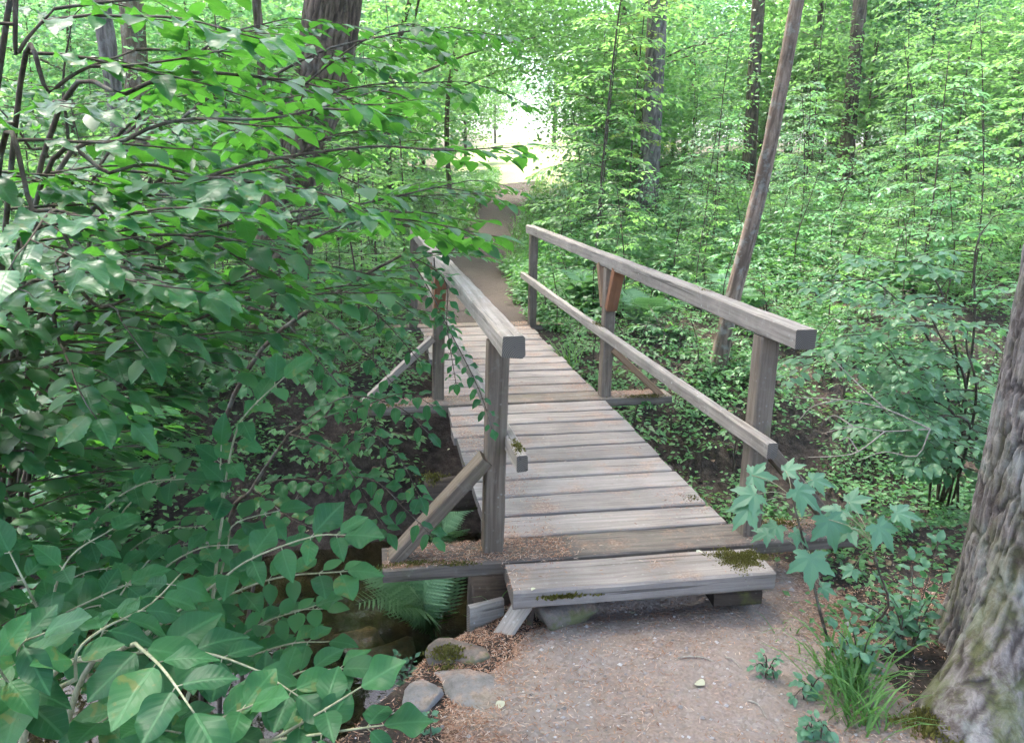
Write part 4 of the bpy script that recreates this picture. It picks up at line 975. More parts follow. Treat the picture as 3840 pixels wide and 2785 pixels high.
for k, (x, y) in enumerate(dart(16, -20, 60, 62, 85, 5, lambda x, y: vis(x, y, 200))):
    place(WOOD[k % 4], 'forest_tree', 'distant tree on the far side of the bright clearing', 'tree', 'trees beyond the clearing', (x, y, Hs(x, y)), r.uniform(0, 6.28), r.uniform(1.3, 2.0))
for k, (x, y, lab) in enumerate([(0.0, 11.4, 'tree arching over the far path from the left'), (5.3, 14.5, 'tree arching over the far path from the right'), (1.6, 17.5, 'tree closing the arch above the bright end of the path')]):
    place(ARCH[k], 'forest_tree', lab, 'tree', 'trees arching over the far path', (x, y, Hs(x, y)), 0.0, 1.0)
for k, (x, y, lab) in enumerate([(5.3, 15.8, 'leafy understory tree hemming the right of the bright gap'), (6.1, 18.0, 'understory tree just right of the bright gap, behind'), (7.0, 19.8, 'understory tree between the bright gap and the grey trunk')]):
    place(UNDER[k % 3], 'understory_tree', lab, 'tree', 'understory trees right of the far path', (x, y, Hs(x, y)), 2.1 * k, 0.95)
# low leafy plants on the far bank and beside the bridge
for k, (x, y) in enumerate(dart(60, 1.35, 6.5, 1.9, 6.0, 0.34, lambda x, y: vis(x, y, 0) and Hs(x, y) > -0.85)):
    place(LOW[k % 3], 'low_shrub', ('low plant beside the deck under the right handrail' if x < 2.0 else 'low plant on the right bank near the slender trunk' if x < 3.6 else 'low plant on the right bank towards the large trunk') + (', low' if y < 3 else ', midway up' if y < 4.5 else ', at the top'), 'plant', 'low plants on the right creek bank', (x, y, Hs(x, y)), r.uniform(0, 6.28), r.uniform(0.7, 1.2))
for k, (x, y) in enumerate(dart(40, -4.5, -0.3, 2.6, 6.0, 0.36, lambda x, y: vis(x, y, 0))):
    place(LOW[k % 3], 'low_shrub', ('low plant beside the left railing' if x > -1.3 else 'low plant on the left bank behind the shrubs' if x > -2.8 else 'low plant at the left edge of the bank') + (', low' if y < 3.6 else ', midway up' if y < 4.8 else ', at the top'), 'plant', 'low plants on the left creek bank', (x, y, Hs(x, y)), r.uniform(0, 6.28), r.uniform(0.7, 1.3))

# ground cover
def cover(n, seed, xr, yr, hmax, L, per, test):
    rr = np.random.default_rng(seed); x = rr.uniform(*xr, n); y = rr.uniform(*yr, n)
    P = np.stack([x, y, H(x, y) + 0.2], -1); k = in_frame(P, 60) & (rr.uniform(0, 1, n) < test(x, y)); x, y = x[k], y[k]; n = len(x)
    z0 = H(x, y); h = hmax * rr.uniform(0.35, 1, n) * (0.75 + 0.5 * fbm(np.stack([x, y, 0 * x], -1) * 0.8, 2, seed))
    a = rr.uniform(0, 6.28, (n, per)); q = rr.uniform(0.02, 0.13, (n, per)); f = rr.uniform(0.25, 1, (n, per))
    dirs = np.stack([np.cos(a), np.sin(a), rr.normal(-0.1, 0.25, (n, per))], -1)
    p = np.stack([x[:, None] + q * np.cos(a), y[:, None] + q * np.sin(a), z0[:, None] + h[:, None] * f], -1)
    nr = np.array([0, 0, 1.0]) + 0.35 * rr.normal(size=(n, per, 3)) + 0.2 * dirs
    br = np.clip(rr.uniform(0, 1, (n, 1)) * 0.6 + rr.uniform(0, 0.4, (n, per)), 0, 1)
    m = n * per
    return leaves_geo(FAR, p.reshape(m, 3), dirs.reshape(m, 3), nr.reshape(m, 3), L * rr.uniform(0.6, 1.3, m), rr.uniform(1.0, 1.4, m), br.ravel())
def offpath(x, y): return sstep(0.50, 0.85, np.abs(x - path_x(y)) + 0.38 * fbm(np.stack([x, y, 0 * x], -1) * 1.2, 4, 43))
def dens_bank(x, y):
    z = H(x, y); pt = sstep(-0.15, 0.2, fbm(np.stack([x, y, 0 * x], -1) * 1.6, 3, 71))
    inb = ((x > -0.1) & (x < 1.3) & (y < 5.1))
    return (z > -0.93) * (0.15 + 0.85 * pt) * sstep(-0.95, -0.35, z) * ~inb * np.where(y > 4.8, offpath(x, y), 1)
def notclear_v(x, y): return (np.abs(x - (-0.43 + 0.203 * (y + 2.97))) > 0.4 + 0.03 * (y + 3)) | (y < 19)
parts = [cover(16000, 1, (-5, 6.5), (1.6, 6.5), 0.22, 0.045, 11, dens_bank), cover(26000, 2, (-9, 13), (5.5, 14), 0.42, 0.062, 10, offpath), cover(22000, 3, (-16, 24), (12, 30), 0.6, 0.10, 9, lambda x, y: offpath(x, y) * notclear_v(x, y))]
def patchy(x, y): return offpath(x, y) * sstep(0.0, 0.35, fbm(np.stack([x, y, 0 * x], -1) * 0.7, 3, 91))
parts += [cover(5200, 7, (1.6, 12), (4.4, 13), 1.0, 0.085, 16, patchy), cover(3000, 8, (-8, 0.3), (4.2, 13), 0.9, 0.08, 16, patchy), cover(1800, 9, (0.9, 2.2), (5.0, 10), 0.45, 0.065, 14, offpath),
          cover(2600, 13, (1.45, 6.5), (0.35, 3.4), 0.25, 0.045, 12, lambda x, y: sstep(-0.1, 0.25, fbm(np.stack([x, y, 0 * x], -1) * 1.8, 3, 15) + 0.12 * (x - 2.4))), cover(500, 14, (1.3, 3.4), (-0.9, 0.5), 0.10, 0.035, 8, lambda x, y: sstep(0.0, 0.3, fbm(np.stack([x, y, 0 * x], -1) * 2.5, 3, 16) + 0.25 * (x - 1.9))),
          cover(9000, 11, (-7.5, -1.6), (0.6, 6.0), 0.42, 0.06, 12, lambda x, y: (H(x, y) > -0.93) * sstep(-1.5, -2.1, x + 0.5 * fbm(np.stack([x, y, 0 * x], -1) * 1.5, 2, 12)))]
V, T, A = merge_leafgeo(parts)
o = add('ground_cover', make_mesh('ground_cover', V, T, None, M['cover_m'], rnd=A)); tag(o, 'dense green herb layer covering the forest floor', 'ground cover', kind='stuff')

# tall grass right of the far path
BL = (np.array([(0, -0.012, 0), (0, 0.012, 0), (0.4, -0.011, 0.0), (0.4, 0.011, 0.0), (0.75, -0.008, -0.10), (0.75, 0.008, -0.10), (1, 0, -0.30)], float), np.array([(0, 3, 1), (0, 2, 3), (2, 5, 3), (2, 4, 5), (4, 6, 5)]))
def grass(n, seed, pts, L, wf=1.0, spread=0.35):
    rr = np.random.default_rng(seed); a = rr.uniform(0, 6.28, n)
    d = np.stack([np.cos(a) * spread, np.sin(a) * spread, np.ones(n)], -1); nr = np.stack([-np.cos(a), -np.sin(a), np.full(n, spread)], -1) * -1.0
    return leaves_geo(BL, pts, d, -nr, L * rr.uniform(0.5, 1.2, n), wf, rr.uniform(0, 1, n))
n = 9000; gx_ = r.uniform(-1, 9, n); gy_ = r.uniform(7, 22, n); dp = gx_ - path_x(gy_)
k = (dp > 0.5) & (dp < 0.7 + 2.2 * r.uniform(0, 1, n) ** 2) | (dp < -0.55) & (dp > -0.9 - 0.8 * r.uniform(0, 1, n) ** 2); gx_, gy_ = gx_[k], gy_[k]
V, T, A = grass(len(gx_), 5, np.stack([gx_, gy_, H(gx_, gy_) - 0.01], -1), 0.55, 1.0, 0.3)
o = add('tall_grass', make_mesh('tall_grass', V, T, None, M['grass'], rnd=A)); tag(o, 'tall pale grass fringing the far path', 'grass', kind='stuff')
# ================================================================== NEAR PLANTS
# ---- foreground shrub, lower left
pa = Plant((-1.35, -1.75, Hs(-1.35, -1.75)))
def pl_line(pts, n=14): return smooth_line([pix(*q) for q in pts], n)
def from_base(pl, base_off, pts, r0, n=18, sides=7):
    """a woody stem that starts at the plant's base and runs through the given points"""
    P = [pl.base + np.array(base_off)] + [pix(*q) for q in pts]; ln = smooth_line(P, n); pl.stems.append((ln, np.linspace(r0, r0 * 0.4, n), sides)); return ln
from_base(pa, (0.0, 0.05, -0.05), [(-80, 1650, 1.6), (60, 1560, 1.45), (168, 1503, 1.32)], 0.008)
from_base(pa, (0.08, 0.1, -0.05), [(60, 1600, 1.7), (250, 1450, 1.45), (300, 1425, 1.25)], 0.008)
from_base(pa, (0.12, 0.2, -0.05), [(160, 1560, 1.9), (330, 1400, 1.6)], 0.009)
from_base(pa, (0.2, 0.3, -0.05), [(380, 1640, 1.9), (520, 1640, 1.5), (600, 1640, 1.3)], 0.007)
from_base(pa, (-0.05, 0.2, -0.05), [(20, 1500, 1.9), (100, 1380, 1.7)], 0.008)
from_base(pa, (0.2, 0.35, -0.05), [(430, 1500, 2.1), (495, 1130, 1.75)], 0.007)
A_SPRAYS = [([(168, 1503, 1.32), (172, 1440, 1.28), (235, 1388, 1.30), (330, 1340, 1.40), (400, 1270, 1.5)], 0.085),
    ([(300, 1425, 1.25), (360, 1480, 1.15), (430, 1578, 1.08)], 0.098), ([(330, 1400, 1.6), (480, 1290, 1.55), (560, 1235, 1.48), (690, 1188, 1.4), (765, 1184, 1.36)], 0.088),
    ([(430, 1350, 1.6), (600, 1282, 1.52), (770, 1264, 1.45)], 0.075), ([(100, 1380, 1.7), (150, 1240, 1.6), (250, 1170, 1.65)], 0.085), ([(100, 1380, 1.7), (60, 1300, 1.6), (20, 1220, 1.6)], 0.085),
    ([(495, 1130, 1.75), (500, 1060, 1.68), (525, 950, 1.6), (565, 895, 1.55), (630, 835, 1.52)], 0.075), ([(495, 1130, 1.75), (488, 1060, 1.7), (490, 985, 1.66)], 0.075),
    ([(600, 1640, 1.3), (720, 1570, 1.22), (800, 1520, 1.2)], 0.085), ([(520, 1640, 1.5), (640, 1500, 1.4), (760, 1480, 1.35)], 0.085), ([(600, 1640, 1.3), (740, 1620, 1.2), (850, 1605, 1.2)], 0.085),
    ([(250, 1450, 1.45), (420, 1440, 1.35), (560, 1480, 1.3), (660, 1540, 1.25)], 0.090), ([(60, 1560, 1.45), (40, 1440, 1.3), (100, 1400, 1.25)], 0.09), ([(160, 1560, 1.9), (260, 1330, 1.8), (330, 1240, 1.85)], 0.08),
    ([(430, 1500, 2.1), (560, 1390, 1.9), (700, 1340, 1.8)], 0.08), ([(430, 1500, 2.1), (500, 1230, 1.9), (520, 1160, 1.85), (620, 1130, 1.85)], 0.085), ([(380, 1640, 1.9), (300, 1560, 1.5), (220, 1600, 1.35)], 0.095),
    ([(60, 1560, 1.45), (10, 1500, 1.3), (-30, 1430, 1.25)], 0.09), ([(520, 1640, 1.5), (480, 1600, 1.3), (560, 1560, 1.2)], 0.09), ([(430, 1500, 2.1), (620, 1430, 1.8), (730, 1420, 1.7)], 0.075),
    ([(100, 1380, 1.7), (200, 1330, 1.6), (290, 1290, 1.6)], 0.085), ([(380, 1640, 1.9), (430, 1630, 1.5), (330, 1610, 1.3)], 0.09)]
for k in range(16):
    u_, v_, d_ = random.uniform(-20, 640), random.uniform(1080, 1420), random.uniform(1.75, 2.4)
    A_SPRAYS.append(([(u_ - 90, v_ + 150, d_ + 0.25), (u_ - 30, v_ + 40, d_ + 0.08), (u_ + 60, v_ - 20, d_), (u_ + 150, v_ - 30, d_ - 0.05)], 0.075))
for pts_, L0 in A_SPRAYS: opposite_leaves(pa, pl_line(pts_), L0 * 0.92, L0 * 0.66, 0.12, 0.0026, 0.55)
pa.finish('honeysuckle_shrub', 'dark green shrub with large oval leaves filling the lower left foreground', 'shrub', M['twig_pale'], M['shrub_leaf_m'], M['shrub_leaf'], 300, NEAR)

# ---- dogwood like shrub hanging by the near left post
pb = Plant((-1.15, 0.0, Hs(-1.15, 0.0)))
from_base(pb, (0, 0, -0.05), [(500, 1220, 3.0), (560, 1080, 2.8), (640, 960, 2.7)], 0.010)
from_base(pb, (0.05, 0.05, -0.05), [(560, 1300, 3.0), (660, 1100, 2.8), (700, 1060, 2.7)], 0.008)
from_base(pb, (-0.1, 0.1, -0.05), [(470, 1100, 3.2), (560, 800, 2.9), (760, 640, 2.7), (900, 560, 2.6)], 0.011)
B_SPRAYS = [([(640, 960, 2.7), (760, 880, 2.55), (880, 900, 2.45), (950, 960, 2.4)], 0.062), ([(700, 1060, 2.7), (800, 960, 2.5), (880, 1010, 2.4), (930, 1100, 2.35)], 0.062), ([(700, 1060, 2.7), (820, 1060, 2.5), (900, 1130, 2.4), (960, 1190, 2.35)], 0.060),
    ([(640, 960, 2.7), (740, 1000, 2.55), (820, 1120, 2.5), (860, 1180, 2.45)], 0.062), ([(560, 1080, 2.8), (650, 1150, 2.6), (760, 1190, 2.5)], 0.065), ([(560, 1080, 2.8), (640, 1060, 2.7), (740, 1070, 2.6)], 0.065),
    ([(900, 560, 2.6), (950, 640, 2.55), (1000, 740, 2.5), (1060, 860, 2.45), (1090, 950, 2.42)], 0.042), ([(900, 560, 2.6), (985, 620, 2.55), (990, 720, 2.5), (1010, 850, 2.5)], 0.042),
    ([(760, 640, 2.7), (840, 700, 2.6), (930, 800, 2.55)], 0.06), ([(700, 690, 2.75), (800, 770, 2.65), (870, 850, 2.6)], 0.062), ([(640, 720, 2.8), (760, 860, 2.7), (820, 900, 2.65)], 0.062), ([(600, 760, 2.85), (690, 830, 2.75), (740, 900, 2.7)], 0.065),
    ([(640, 960, 2.7), (700, 930, 2.6), (800, 900, 2.5), (900, 870, 2.45), (960, 900, 2.4)], 0.06), ([(900, 560, 2.6), (960, 560, 2.5), (1040, 560, 2.45)], 0.055)]
for pts_, L0 in B_SPRAYS: opposite_leaves(pb, pl_line(pts_), L0, L0 * 0.85, 0.15, 0.0024, 0.4)
pb.finish('dogwood_shrub', 'shrub with drooping twigs of pointed leaves in front of the left railing', 'shrub', M['twig'], M['shrub_leaf_m'], M['shrub_leaf'], 260, NEAR)

# ---- hazel bushes, upper left
def hazel(base, limbs_, L0, slen, r0, name, label, nsingle, sp_step=0.13, start=0.42, tilt=0.28, matm='hazel_leaf_m', up=0.02, single='hazel_leaf'):
    pl = Plant(base)
    for pts_ in limbs_:
        off = np.array([random.uniform(-0.12, 0.12), random.uniform(-0.12, 0.12), -0.05]); P = [pl.base + off] + [pix(*q) for q in pts_]
        ln = smooth_line(P, 26); pl.stems.append((ln, np.linspace(r0, r0 * 0.22, 26), 7))
        seg = np.linalg.norm(np.diff(ln, axis=0), axis=1); s = np.concatenate([[0], np.cumsum(seg)]); q = s[-1] * start; sg = random.choice((-1, 1))
        while q < s[-1]:
            p = np.array([np.interp(q, s, ln[:, c]) for c in range(3)]); p2 = np.array([np.interp(min(q + 0.05, s[-1]), s, ln[:, c]) for c in range(3)]); t = norm(p2 - p + 1e-6)
            side = norm(np.cross(t, (0, 0, 1.0))) * sg
            spray(pl, p, t * 0.65 + side * 0.75 + np.array([0, 0, up - 0.6 * t[2]]), slen * random.uniform(0.6, 1.15), L0, 1, 0.22, tilt, 0.0032)
            q += sp_step * random.uniform(0.7, 1.3); sg = -sg
        spray(pl, ln[-1], norm(ln[-1] - ln[-2]) * np.array([1, 1, 0.2]), slen * 0.8, L0, 1, 0.22, tilt, 0.003)
    return pl.finish(name, label, 'bush', M['twig'], M[matm], M[single], nsingle, HAZ)
hb = (-2.0, -0.55, Hs(-2.0, -0.55))
hazel(hb, [[(120, 700, 2.2), (400, 420, 2.0), (760, 330, 2.1), (960, 330, 2.3)], [(80, 760, 2.2), (330, 560, 1.95), (640, 470, 2.0), (880, 470, 2.15)], [(40, 620, 2.0), (260, 380, 1.8), (480, 400, 1.65)],
           [(60, 500, 2.1), (300, 200, 1.9), (560, 170, 2.0), (760, 230, 2.2)], [(20, 420, 1.9), (120, 200, 1.75), (300, 110, 1.8)], [(60, 820, 2.2), (240, 680, 1.9), (420, 640, 1.85)], [(-20, 560, 1.8), (80, 470, 1.6), (190, 480, 1.5)],
           [(100, 860, 2.4), (320, 760, 2.2), (560, 660, 2.2), (720, 640, 2.3)], [(0, 760, 1.9), (60, 640, 1.7), (140, 600, 1.6)], [(-20, 300, 1.8), (40, 120, 1.7), (120, 20, 1.7)],
           [(140, 780, 2.4), (520, 620, 2.3), (760, 500, 2.4), (880, 500, 2.5)], [(60, 640, 2.2), (300, 300, 2.1), (620, 260, 2.2), (840, 200, 2.5)],
           [(40, 700, 2.0), (180, 560, 1.8), (330, 520, 1.75)], [(40, 800, 2.1), (140, 760, 1.9), (280, 760, 1.85)]],
      0.072, 0.40, 0.0075, 'hazel_bush', 'hazel bush with broad toothed leaves reaching in from the left edge', 300, 0.17, 0.42, 0.16)
hb2 = (-2.3, 1.9, Hs(-2.3, 1.9))
hazel(hb2, [[(260, 560, 4.4), (480, 330, 4.2), (760, 200, 4.2), (1020, 180, 4.4)], [(300, 640, 4.4), (620, 500, 4.2), (900, 430, 4.3), (1040, 400, 4.6)], [(200, 500, 4.4), (330, 230, 4.0), (480, 90, 3.8), (640, 40, 3.9)],
            [(160, 420, 4.3), (140, 200, 4.0), (160, 40, 3.9)], [(120, 480, 4.2), (60, 320, 3.9), (-20, 220, 3.8)], [(250, 620, 4.2), (200, 420, 3.6), (330, 260, 3.4), (420, 330, 3.3)], [(300, 700, 4.3), (520, 620, 4.0), (760, 600, 3.9)],
            [(260, 700, 4.2), (260, 600, 3.8), (120, 520, 3.6)], [(330, 400, 4.4), (640, 150, 4.3), (850, 80, 4.4), (1000, 60, 4.6)], [(280, 760, 4.2), (400, 740, 3.8), (560, 780, 3.6)], [(200, 760, 4.2), (120, 700, 3.8), (20, 690, 3.6)], [(300, 500, 4.4), (600, 250, 4.2), (760, 120, 4.2), (860, 60, 4.2)], [(300, 560, 4.4), (600, 380, 4.2), (740, 300, 4.2), (860, 290, 4.3)], [(320, 700, 4.4), (620, 640, 4.3), (860, 600, 4.4), (960, 560, 4.6)], [(320, 740, 4.4), (560, 740, 4.2), (760, 740, 4.2), (880, 700, 4.3)]],
      0.080, 0.50, 0.011, 'hazel_bush', 'taller hazel bush with dark crossing branches behind the nearest hazel', 220, 0.14, 0.38, 0.20)
# ---- bush on the right, beside the big trunk
hb3 = (3.75, 1.9, Hs(3.75, 1.9))
hazel(hb3, [[(2080, 820, 5.4), (1960, 640, 5.1), (1850, 620, 4.9)], [(2120, 800, 5.3), (2060, 600, 5.0), (1980, 580, 4.8)], [(2150, 800, 5.2), (2160, 560, 5.0), (2200, 480, 5.0)], [(2060, 860, 5.3), (1900, 780, 5.0), (1820, 800, 4.8)],
            [(2100, 880, 5.2), (2000, 800, 4.9), (1930, 740, 4.7)], [(2140, 880, 5.1), (2080, 740, 4.8), (2050, 680, 4.6)], [(2160, 900, 5.0), (2140, 760, 4.7), (2160, 680, 4.6)], [(2120, 940, 5.0), (2020, 880, 4.8), (1950, 900, 4.6)], [(2150, 960, 4.9), (2080, 920, 4.7), (2060, 960, 4.5)]],
      0.075, 0.42, 0.010, 'hazel_bush', 'bush with pale upper leaves between the right handrail and the large trunk', 260, 0.13, 0.45, 0.25, 'pale_m', 0.02, 'pale_leaf')
dt = thing('dead_branch', 'bare pale forked twigs hanging over the dark bank right of the handrail', 'branch', pix(2060, 950, 4.3))
mb = MB(); b0 = np.array(dt.location)
for pts_ in [[(2060, 950, 4.3), (1960, 955, 4.2), (1890, 945, 4.1), (1820, 960, 4.05)], [(1960, 955, 4.2), (1900, 1000, 4.1), (1850, 1010, 4.05), (1790, 1012, 4.0)], [(2060, 950, 4.3), (1960, 905, 4.2), (1860, 885, 4.1), (1760, 880, 4.1)], [(1890, 945, 4.1), (1850, 920, 4.1), (1830, 930, 4.1)], [(1900, 1000, 4.1), (1880, 970, 4.1), (1860, 975, 4.1)],
              [(1960, 905, 4.2), (1900, 850, 4.2), (1840, 790, 4.2)], [(2060, 950, 4.3), (2030, 1010, 4.25), (1960, 1000, 4.2), (1900, 1020, 4.2)], [(1860, 885, 4.1), (1800, 900, 4.1), (1770, 930, 4.1)]]:
    mb.tube(pl_line(pts_, 10), np.linspace(0.0042, 0.0016, 10), 5)
add('twigs', mb.mesh('twigs', M['twig_dead'], b0), dt)

# ---- maple sapling in front of the right post
LOB = [(0.0, 1.0), (0.95, 0.88), (-0.95, 0.88), (1.95, 0.58), (-1.95, 0.58)]
def maple_template(seed):
    rr = np.random.default_rng(seed); n = 120; th = np.linspace(-np.pi, np.pi, n, endpoint=False); rad = np.full(n, 0.16)
    for a, l in LOB:
        d = np.abs((th - a + np.pi) % (2 * np.pi) - np.pi); rad = np.maximum(rad, l * (0.52 + 0.48 * np.clip(1 - d / 0.48, 0, 1) ** 1.15) * (d < 0.72))
    rad *= 1 + 0.05 * np.where(np.arange(n) % 6 < 3, 1, -1) * (np.abs(th) < 2.6)
    rad = np.where(np.abs(th) > 2.75, 0.12, rad); rings = [0.0, 0.35, 0.7, 1.0]; V = [(0, 0, 0)]
    for f in rings[1:]:
        for k in range(n):
            x, y = rad[k] * f * math.cos(th[k]), rad[k] * f * math.sin(th[k]); fold = min(abs(((th[k] - a + np.pi) % (2 * np.pi)) - np.pi) for a, _ in LOB)
            V.append((x * 0.62, y * 0.62, 0.16 * fold * rad[k] * f * 0.8 - 0.22 * (rad[k] * f) ** 2 * (0.6 + 0.4 * math.cos(th[k] + seed))))
    T = [(0, 1 + k, 1 + (k + 1) % n) for k in range(n)]
    for q in range(2):
        for k in range(n):
            a = 1 + q * n + k; b = 1 + q * n + (k + 1) % n; T += [(a, a + n, b + n), (a, b + n, b)]
    V = np.array(V); V[:, 0] += 0.02
    return V, np.array(T), V[:, :2].copy()
MAP = [maple_template(k) for k in range(3)]
mbp = pix_z(1850, 1440, -0.2); pm_ = Plant((mbp[0], mbp[1], Hs(mbp[0], mbp[1])))
stem1 = smooth_line([pm_.base + np.array([0, 0, -0.03]), pix(1820, 1370, 3.15), pix(1790, 1240, 3.05), pix(1762, 1130, 3.0), pix(1752, 1090, 2.98)], 16); pm_.stems.append((stem1, np.linspace(0.006, 0.003, 16), 6))
stem2 = smooth_line([pm_.base + np.array([0.12, 0.10, -0.03]), pix(1965, 1350, 3.2), pix(1945, 1260, 3.1), pix(1930, 1195, 3.05)], 12); pm_.stems.append((stem2, np.linspace(0.005, 0.003, 12), 6))
PET = []
tops = {1: pix(1755, 1100, 2.98), 2: pix(1932, 1200, 3.05), 3: pix(1785, 1225, 3.05)}
for (u, v, dd, s, du, dv, top) in [(1672, 1095, 2.92, 0.135, -1, 0.35, 1), (1660, 1125, 2.90, 0.13, -0.8, 0.8, 1), (1665, 1052, 3.0, 0.125, 1, 0.05, 1), (1765, 1085, 2.92, 0.15, 0.75, 0.55, 1), (1800, 1062, 3.02, 0.11, 1, 0.15, 1), (1740, 1042, 3.05, 0.10, 0.5, -0.3, 1),
      (1700, 1180, 2.98, 0.09, -1, 0.25, 3), (1720, 1165, 3.0, 0.10, -0.6, 0.6, 3), (1795, 1232, 2.92, 0.15, -0.1, 1, 3), (1835, 1150, 3.0, 0.15, 0.15, 0.9, 2), (1860, 1130, 3.08, 0.12, -0.8, 0.3, 2), (1880, 1112, 3.1, 0.11, 0.4, -0.2, 2), (1945, 1165, 3.0, 0.135, 0.5, 0.8, 2), (1985, 1135, 3.08, 0.125, 1, 0.1, 2),
      (1880, 1170, 3.05, 0.12, -0.7, 0.6, 2), (1760, 1180, 3.02, 0.09, 0.6, 0.5, 3), (1820, 1300, 3.15, 0.08, 0.9, 0.3, 3), (1890, 1260, 3.2, 0.08, -0.7, 0.4, 2)]:
    p = pix(u, v, dd); d = norm(CR * du * 0.85 - CU * dv * 0.75 - CF * 0.25); up = norm(np.array([0, 0, 1.0]) - CF * 0.55 + 0.25 * rdir())
    PET.append(smooth_line([tops[top], (tops[top] + p) / 2 + np.array([0, 0, 0.015]), p], 6)); pm_.leaf(p, d, up, s * 1.12, 1.0)
mo_ = pm_.finish('maple_sapling', 'young maple with big lobed leaves in front of the near right post', 'sapling', M['twig_pale'], M['shrub_leaf_m'], M['maple_leaf'], 40, MAP, stem_mat=M['twig'])

for q in PET:
    mb = MB(); mb.tube(q, 0.0016, 4); add('petiole', mb.mesh('petiole', M['twig_pale'], pm_.base), mo_)

# ---- ferns
def frond_mesh(name, seed, L=0.55, npin=22, wid=0.17, arch=0.35):
    rr = np.random.default_rng(seed); s = np.linspace(0, 1, 20); line = np.stack([s * L * (1 - 0.15 * s), 0.03 * np.sin(2 * s + seed), arch * L * (s - 1.15 * s * s) + 0.45 * L * s * (1 - s)], -1)
    mb = MB(); mb.tube(line, np.linspace(0.0028, 0.0007, 20), 4, 0.2)
    P, Xd, N, Ls = [], [], [], []
    for k in range(npin):
        f = 0.16 + 0.84 * k / npin; p = np.array([np.interp(f, s, line[:, c]) for c in range(3)]); w = wid * (math.sin(math.pi * min(1, (f - 0.10) * 1.02) ** 0.75) ** 0.8) + 0.012
        for sg in (-1, 1):
            d = norm(np.array([0.28, sg, -0.18 + 0.05 * rr.normal()])); P.append(p); Xd.append(d); N.append((0.05, 0, 1.0)); Ls.append(w * rr.uniform(0.92, 1.05))
    V, T, A = leaves_geo(PINNA, P, Xd, np.array(N), Ls, 1.0, rr.uniform(0, 1, len(P))); mb.raw(V, None, T, A)
    return mb.mesh(name, M['fern'], smooth=False)
ps = []; pf = []
n = 15
for k in range(n):
    x = k / (n - 1); w = 0.085 * (1 - x ** 2.2) * (1.0 if k % 2 == 0 else 0.42) + 0.003
    ps += [(x, w, 0.01), (x, 0, 0.0), (x, -w, 0.01)]
for k in range(n - 1):
    a = k * 3; pf += [(a, a + 1, a + 4), (a, a + 4, a + 3), (a + 1, a + 2, a + 5), (a + 1, a + 5, a + 4)]
PINNA = (np.array(ps) * np.array([1, 1, 1]), np.array(pf))
FRONDS = [frond_mesh('frond', k, 0.5 + 0.06 * k) for k in range(3)]
def fern(loc, angs, sc, label, tilts=0.0, upright=()):
    o = thing('fern', label, 'fern', loc, 'ferns along the creek')
    for k, a in enumerate(list(angs) + list(upright)):
        tilts = tilts if k < len(angs) else -0.35
        f = add('frond', FRONDS[k % 3], o); f.rotation_euler = (0, -0.80 - 0.2 * random.uniform(-1, 1) + tilts, a); f.scale = (sc * random.uniform(0.85, 1.15),) * 3
p = ray_hit(962, 1412); fern((p[0], p[1], p[2] - 0.02), [3.05, 2.75, 3.4, 2.45, 3.75], 1.12, 'fern with feathery fronds below the outrigger beside the creek', 0.12, [1.9, 1.2, 0.5])
p = ray_hit(985, 1235); fern((p[0], p[1], p[2]), [2.6, 1.2, 0.2, 4.0, 5.0], 0.8, 'small fern in the shade behind the near left side brace', -0.15)
for (x, y, lab) in [(1.9, 5.4, 'fern under the right handrail near the far end'), (3.3, 4.6, 'fern on the slope right of the slender leaning trunk'), (2.2, 4.4, 'fern at the foot of the slender leaning trunk')]:
    fern((x, y, Hs(x, y)), np.linspace(0, 5.4, 7) + random.uniform(0, 1), 1.15, lab)

# ---- low plants and grass around the big trunk's foot
def seedling(name, label, base_px, zb, ends, L0, cat='plant', group=None, nsing=80, r0=0.003):
    b = pix_z(*base_px, zb); b[2] = Hs(b[0], b[1]); pl = Plant(b); d0 = np.linalg.norm(b - CAM)
    for (u, v, dd) in ends:
        e = pix(u, v, d0 + dd); ln = smooth_line([b + np.array([random.uniform(-.03, .03), random.uniform(-.03, .03), -0.02]), (b + e) / 2 + np.array([0, 0, 0.04]), e], 10); opposite_leaves(pl, ln, L0, L0 * 0.85, 0.3, r0, 0.3)
    pl.finish(name, label, cat, M['twig'], M['shrub_leaf_m'], M['maple_leaf'], nsing, NEAR, group=group)
seedling('seedling_bush', 'small bush of round leaves left of the mossy trunk foot', (2010, 1450), -0.2, [(2080, 1200, -0.1), (2020, 1240, -0.15), (1950, 1290, -0.15), (1900, 1330, -0.2), (2090, 1290, -0.1), (2050, 1330, -0.2), (1980, 1330, -0.2), (1930, 1370, -0.2), (2060, 1390, -0.15)], 0.055)
seedling('seedling_bush', 'leafy sprig between the maple and the grass tuft', (1900, 1500), -0.2, [(1850, 1390, -0.15), (1880, 1370, -0.15), (1930, 1400, -0.2), (1960, 1430, -0.2), (1840, 1430, -0.15), (1900, 1440, -0.25)], 0.050)
seedling('seedling', 'little plant of round leaves on the right path edge', (1700, 1510), -0.2, [(1690, 1450, -0.05), (1720, 1460, -0.05), (1670, 1475, -0.05), (1715, 1485, -0.05)], 0.035)
seedling('seedling', 'round leaved plant at the grass tuft left side', (1790, 1560), -0.2, [(1770, 1510, -0.05), (1800, 1520, -0.05), (1820, 1500, -0.05), (1760, 1540, -0.05)], 0.045)
seedling('seedling', 'round leaved plant at the bottom edge right of the path', (1800, 1640), -0.2, [(1790, 1590, -0.05), (1820, 1600, -0.05), (1780, 1620, -0.05), (1840, 1620, -0.05)], 0.045)
seedling('seedling', 'tiny sprout with lobed leaves at the lower left of the path', (950, 1620), -0.2, [(955, 1580, -0.03), (940, 1595, -0.03)], 0.035)
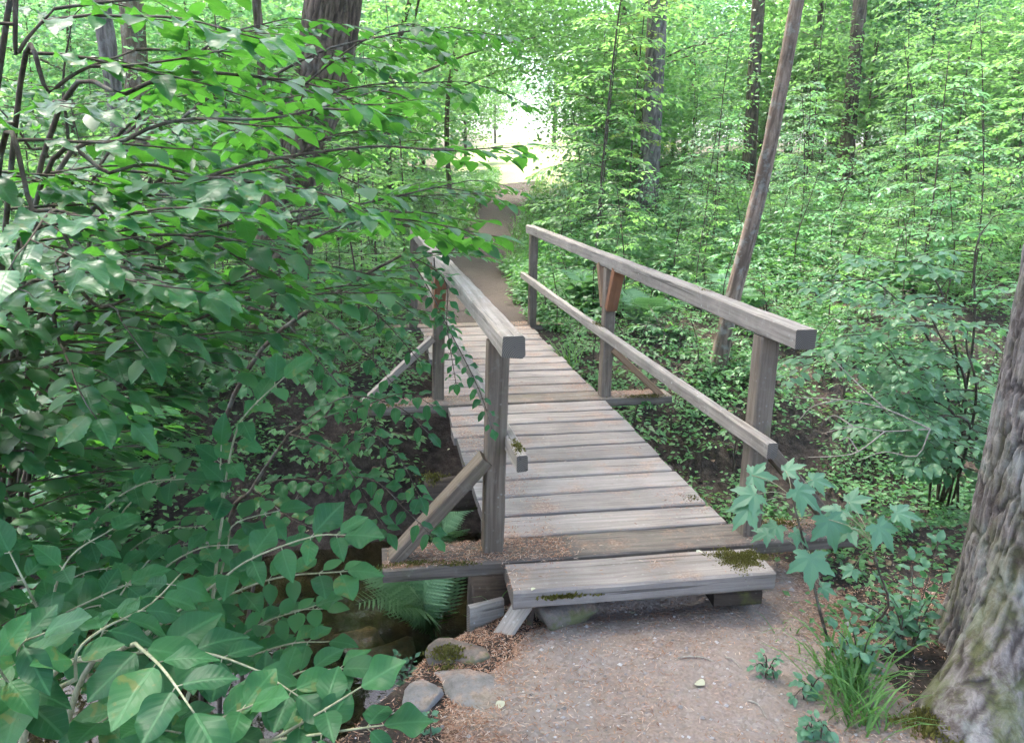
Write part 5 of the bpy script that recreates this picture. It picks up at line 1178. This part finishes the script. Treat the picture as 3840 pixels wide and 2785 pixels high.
seedling('seedling', 'dark ivy like plant on the bank left of the mossy stone', (900, 1490), -0.45, [(880, 1450, -0.05), (920, 1455, -0.05), (900, 1470, -0.05), (870, 1480, -0.05), (930, 1480, -0.05)], 0.035)
for (u, v, n, L, lab) in [(1880, 1530, 120, 0.26, 'bright grass tuft at the left foot of the large trunk'), (1900, 1600, 90, 0.22, 'grass tuft at the bottom beside the mossy root'), (1750, 1410, 14, 0.16, 'sparse grass blades on the right path edge'), (1010, 1330, 16, 0.22, 'thin grass blades under the outrigger by the fern'), (1120, 770, 40, 0.3, 'grass leaning onto the far planks')]:
    p = pix_z(u, v, -0.2 if v > 1000 else 0.0)
    if v == 770: p = np.array([1.25, 3.6, -0.2])
    if v == 1330: p = np.array([-0.02, 0.15, -0.4])
    rr = np.random.default_rng(n); q = np.stack([p[0] + rr.normal(0, 0.05, n), p[1] + rr.normal(0, 0.05, n), 0 * rr.uniform(0, 1, n)], -1); q[:, 2] = H(q[:, 0], q[:, 1]) - 0.01
    V, T, A = grass(n, n, q, L, 1.6, 0.6); base = (p[0], p[1], Hs(p[0], p[1])); t = thing('grass_tuft', lab, 'grass', base); f = add('blades', make_mesh('blades', V - np.array(base), T, None, M['grass'], rnd=A), t); f['kind'] = 'stuff'

# ---- labels of look-alikes: told apart by their order from left to right
by = {}
for o_, u_ in REG: by.setdefault(o_['label'], []).append((u_, o_))
for lab, lst in by.items():
    if len(lst) < 2: continue
    lst.sort(key=lambda q: q[0])
    for k, (u_, o_) in enumerate(lst[:20]): o_['label'] = f'{lab}, {ORD[k]} from left'


# ================================================================== HAZE
hv = np.array([(x, y, z) for z in (-2.6, 40.0) for y in (-64.0, 440.0) for x in (-272.0, 272.0)])
hq = [(0, 2, 3, 1), (4, 5, 7, 6), (0, 1, 5, 4), (2, 6, 7, 3), (0, 4, 6, 2), (1, 3, 7, 5)]
hm = bpy.data.materials.new('haze'); hm.use_nodes = True; hm.node_tree.nodes.clear()
ho = hm.node_tree.nodes.new('ShaderNodeOutputMaterial'); pv = hm.node_tree.nodes.new('ShaderNodeVolumePrincipled')
pv.inputs['Color'].default_value = (0.95, 0.97, 0.93, 1); pv.inputs['Density'].default_value = 0.0010; pv.inputs['Anisotropy'].default_value = 0.3
hm.node_tree.links.new(pv.outputs[0], ho.inputs['Volume'])
hz_o = add('haze', make_mesh('haze', hv, None, hq, hm)); tag(hz_o, 'thin bright haze hanging in the wood', 'haze', kind='stuff')
cy.volume_bounces = 0
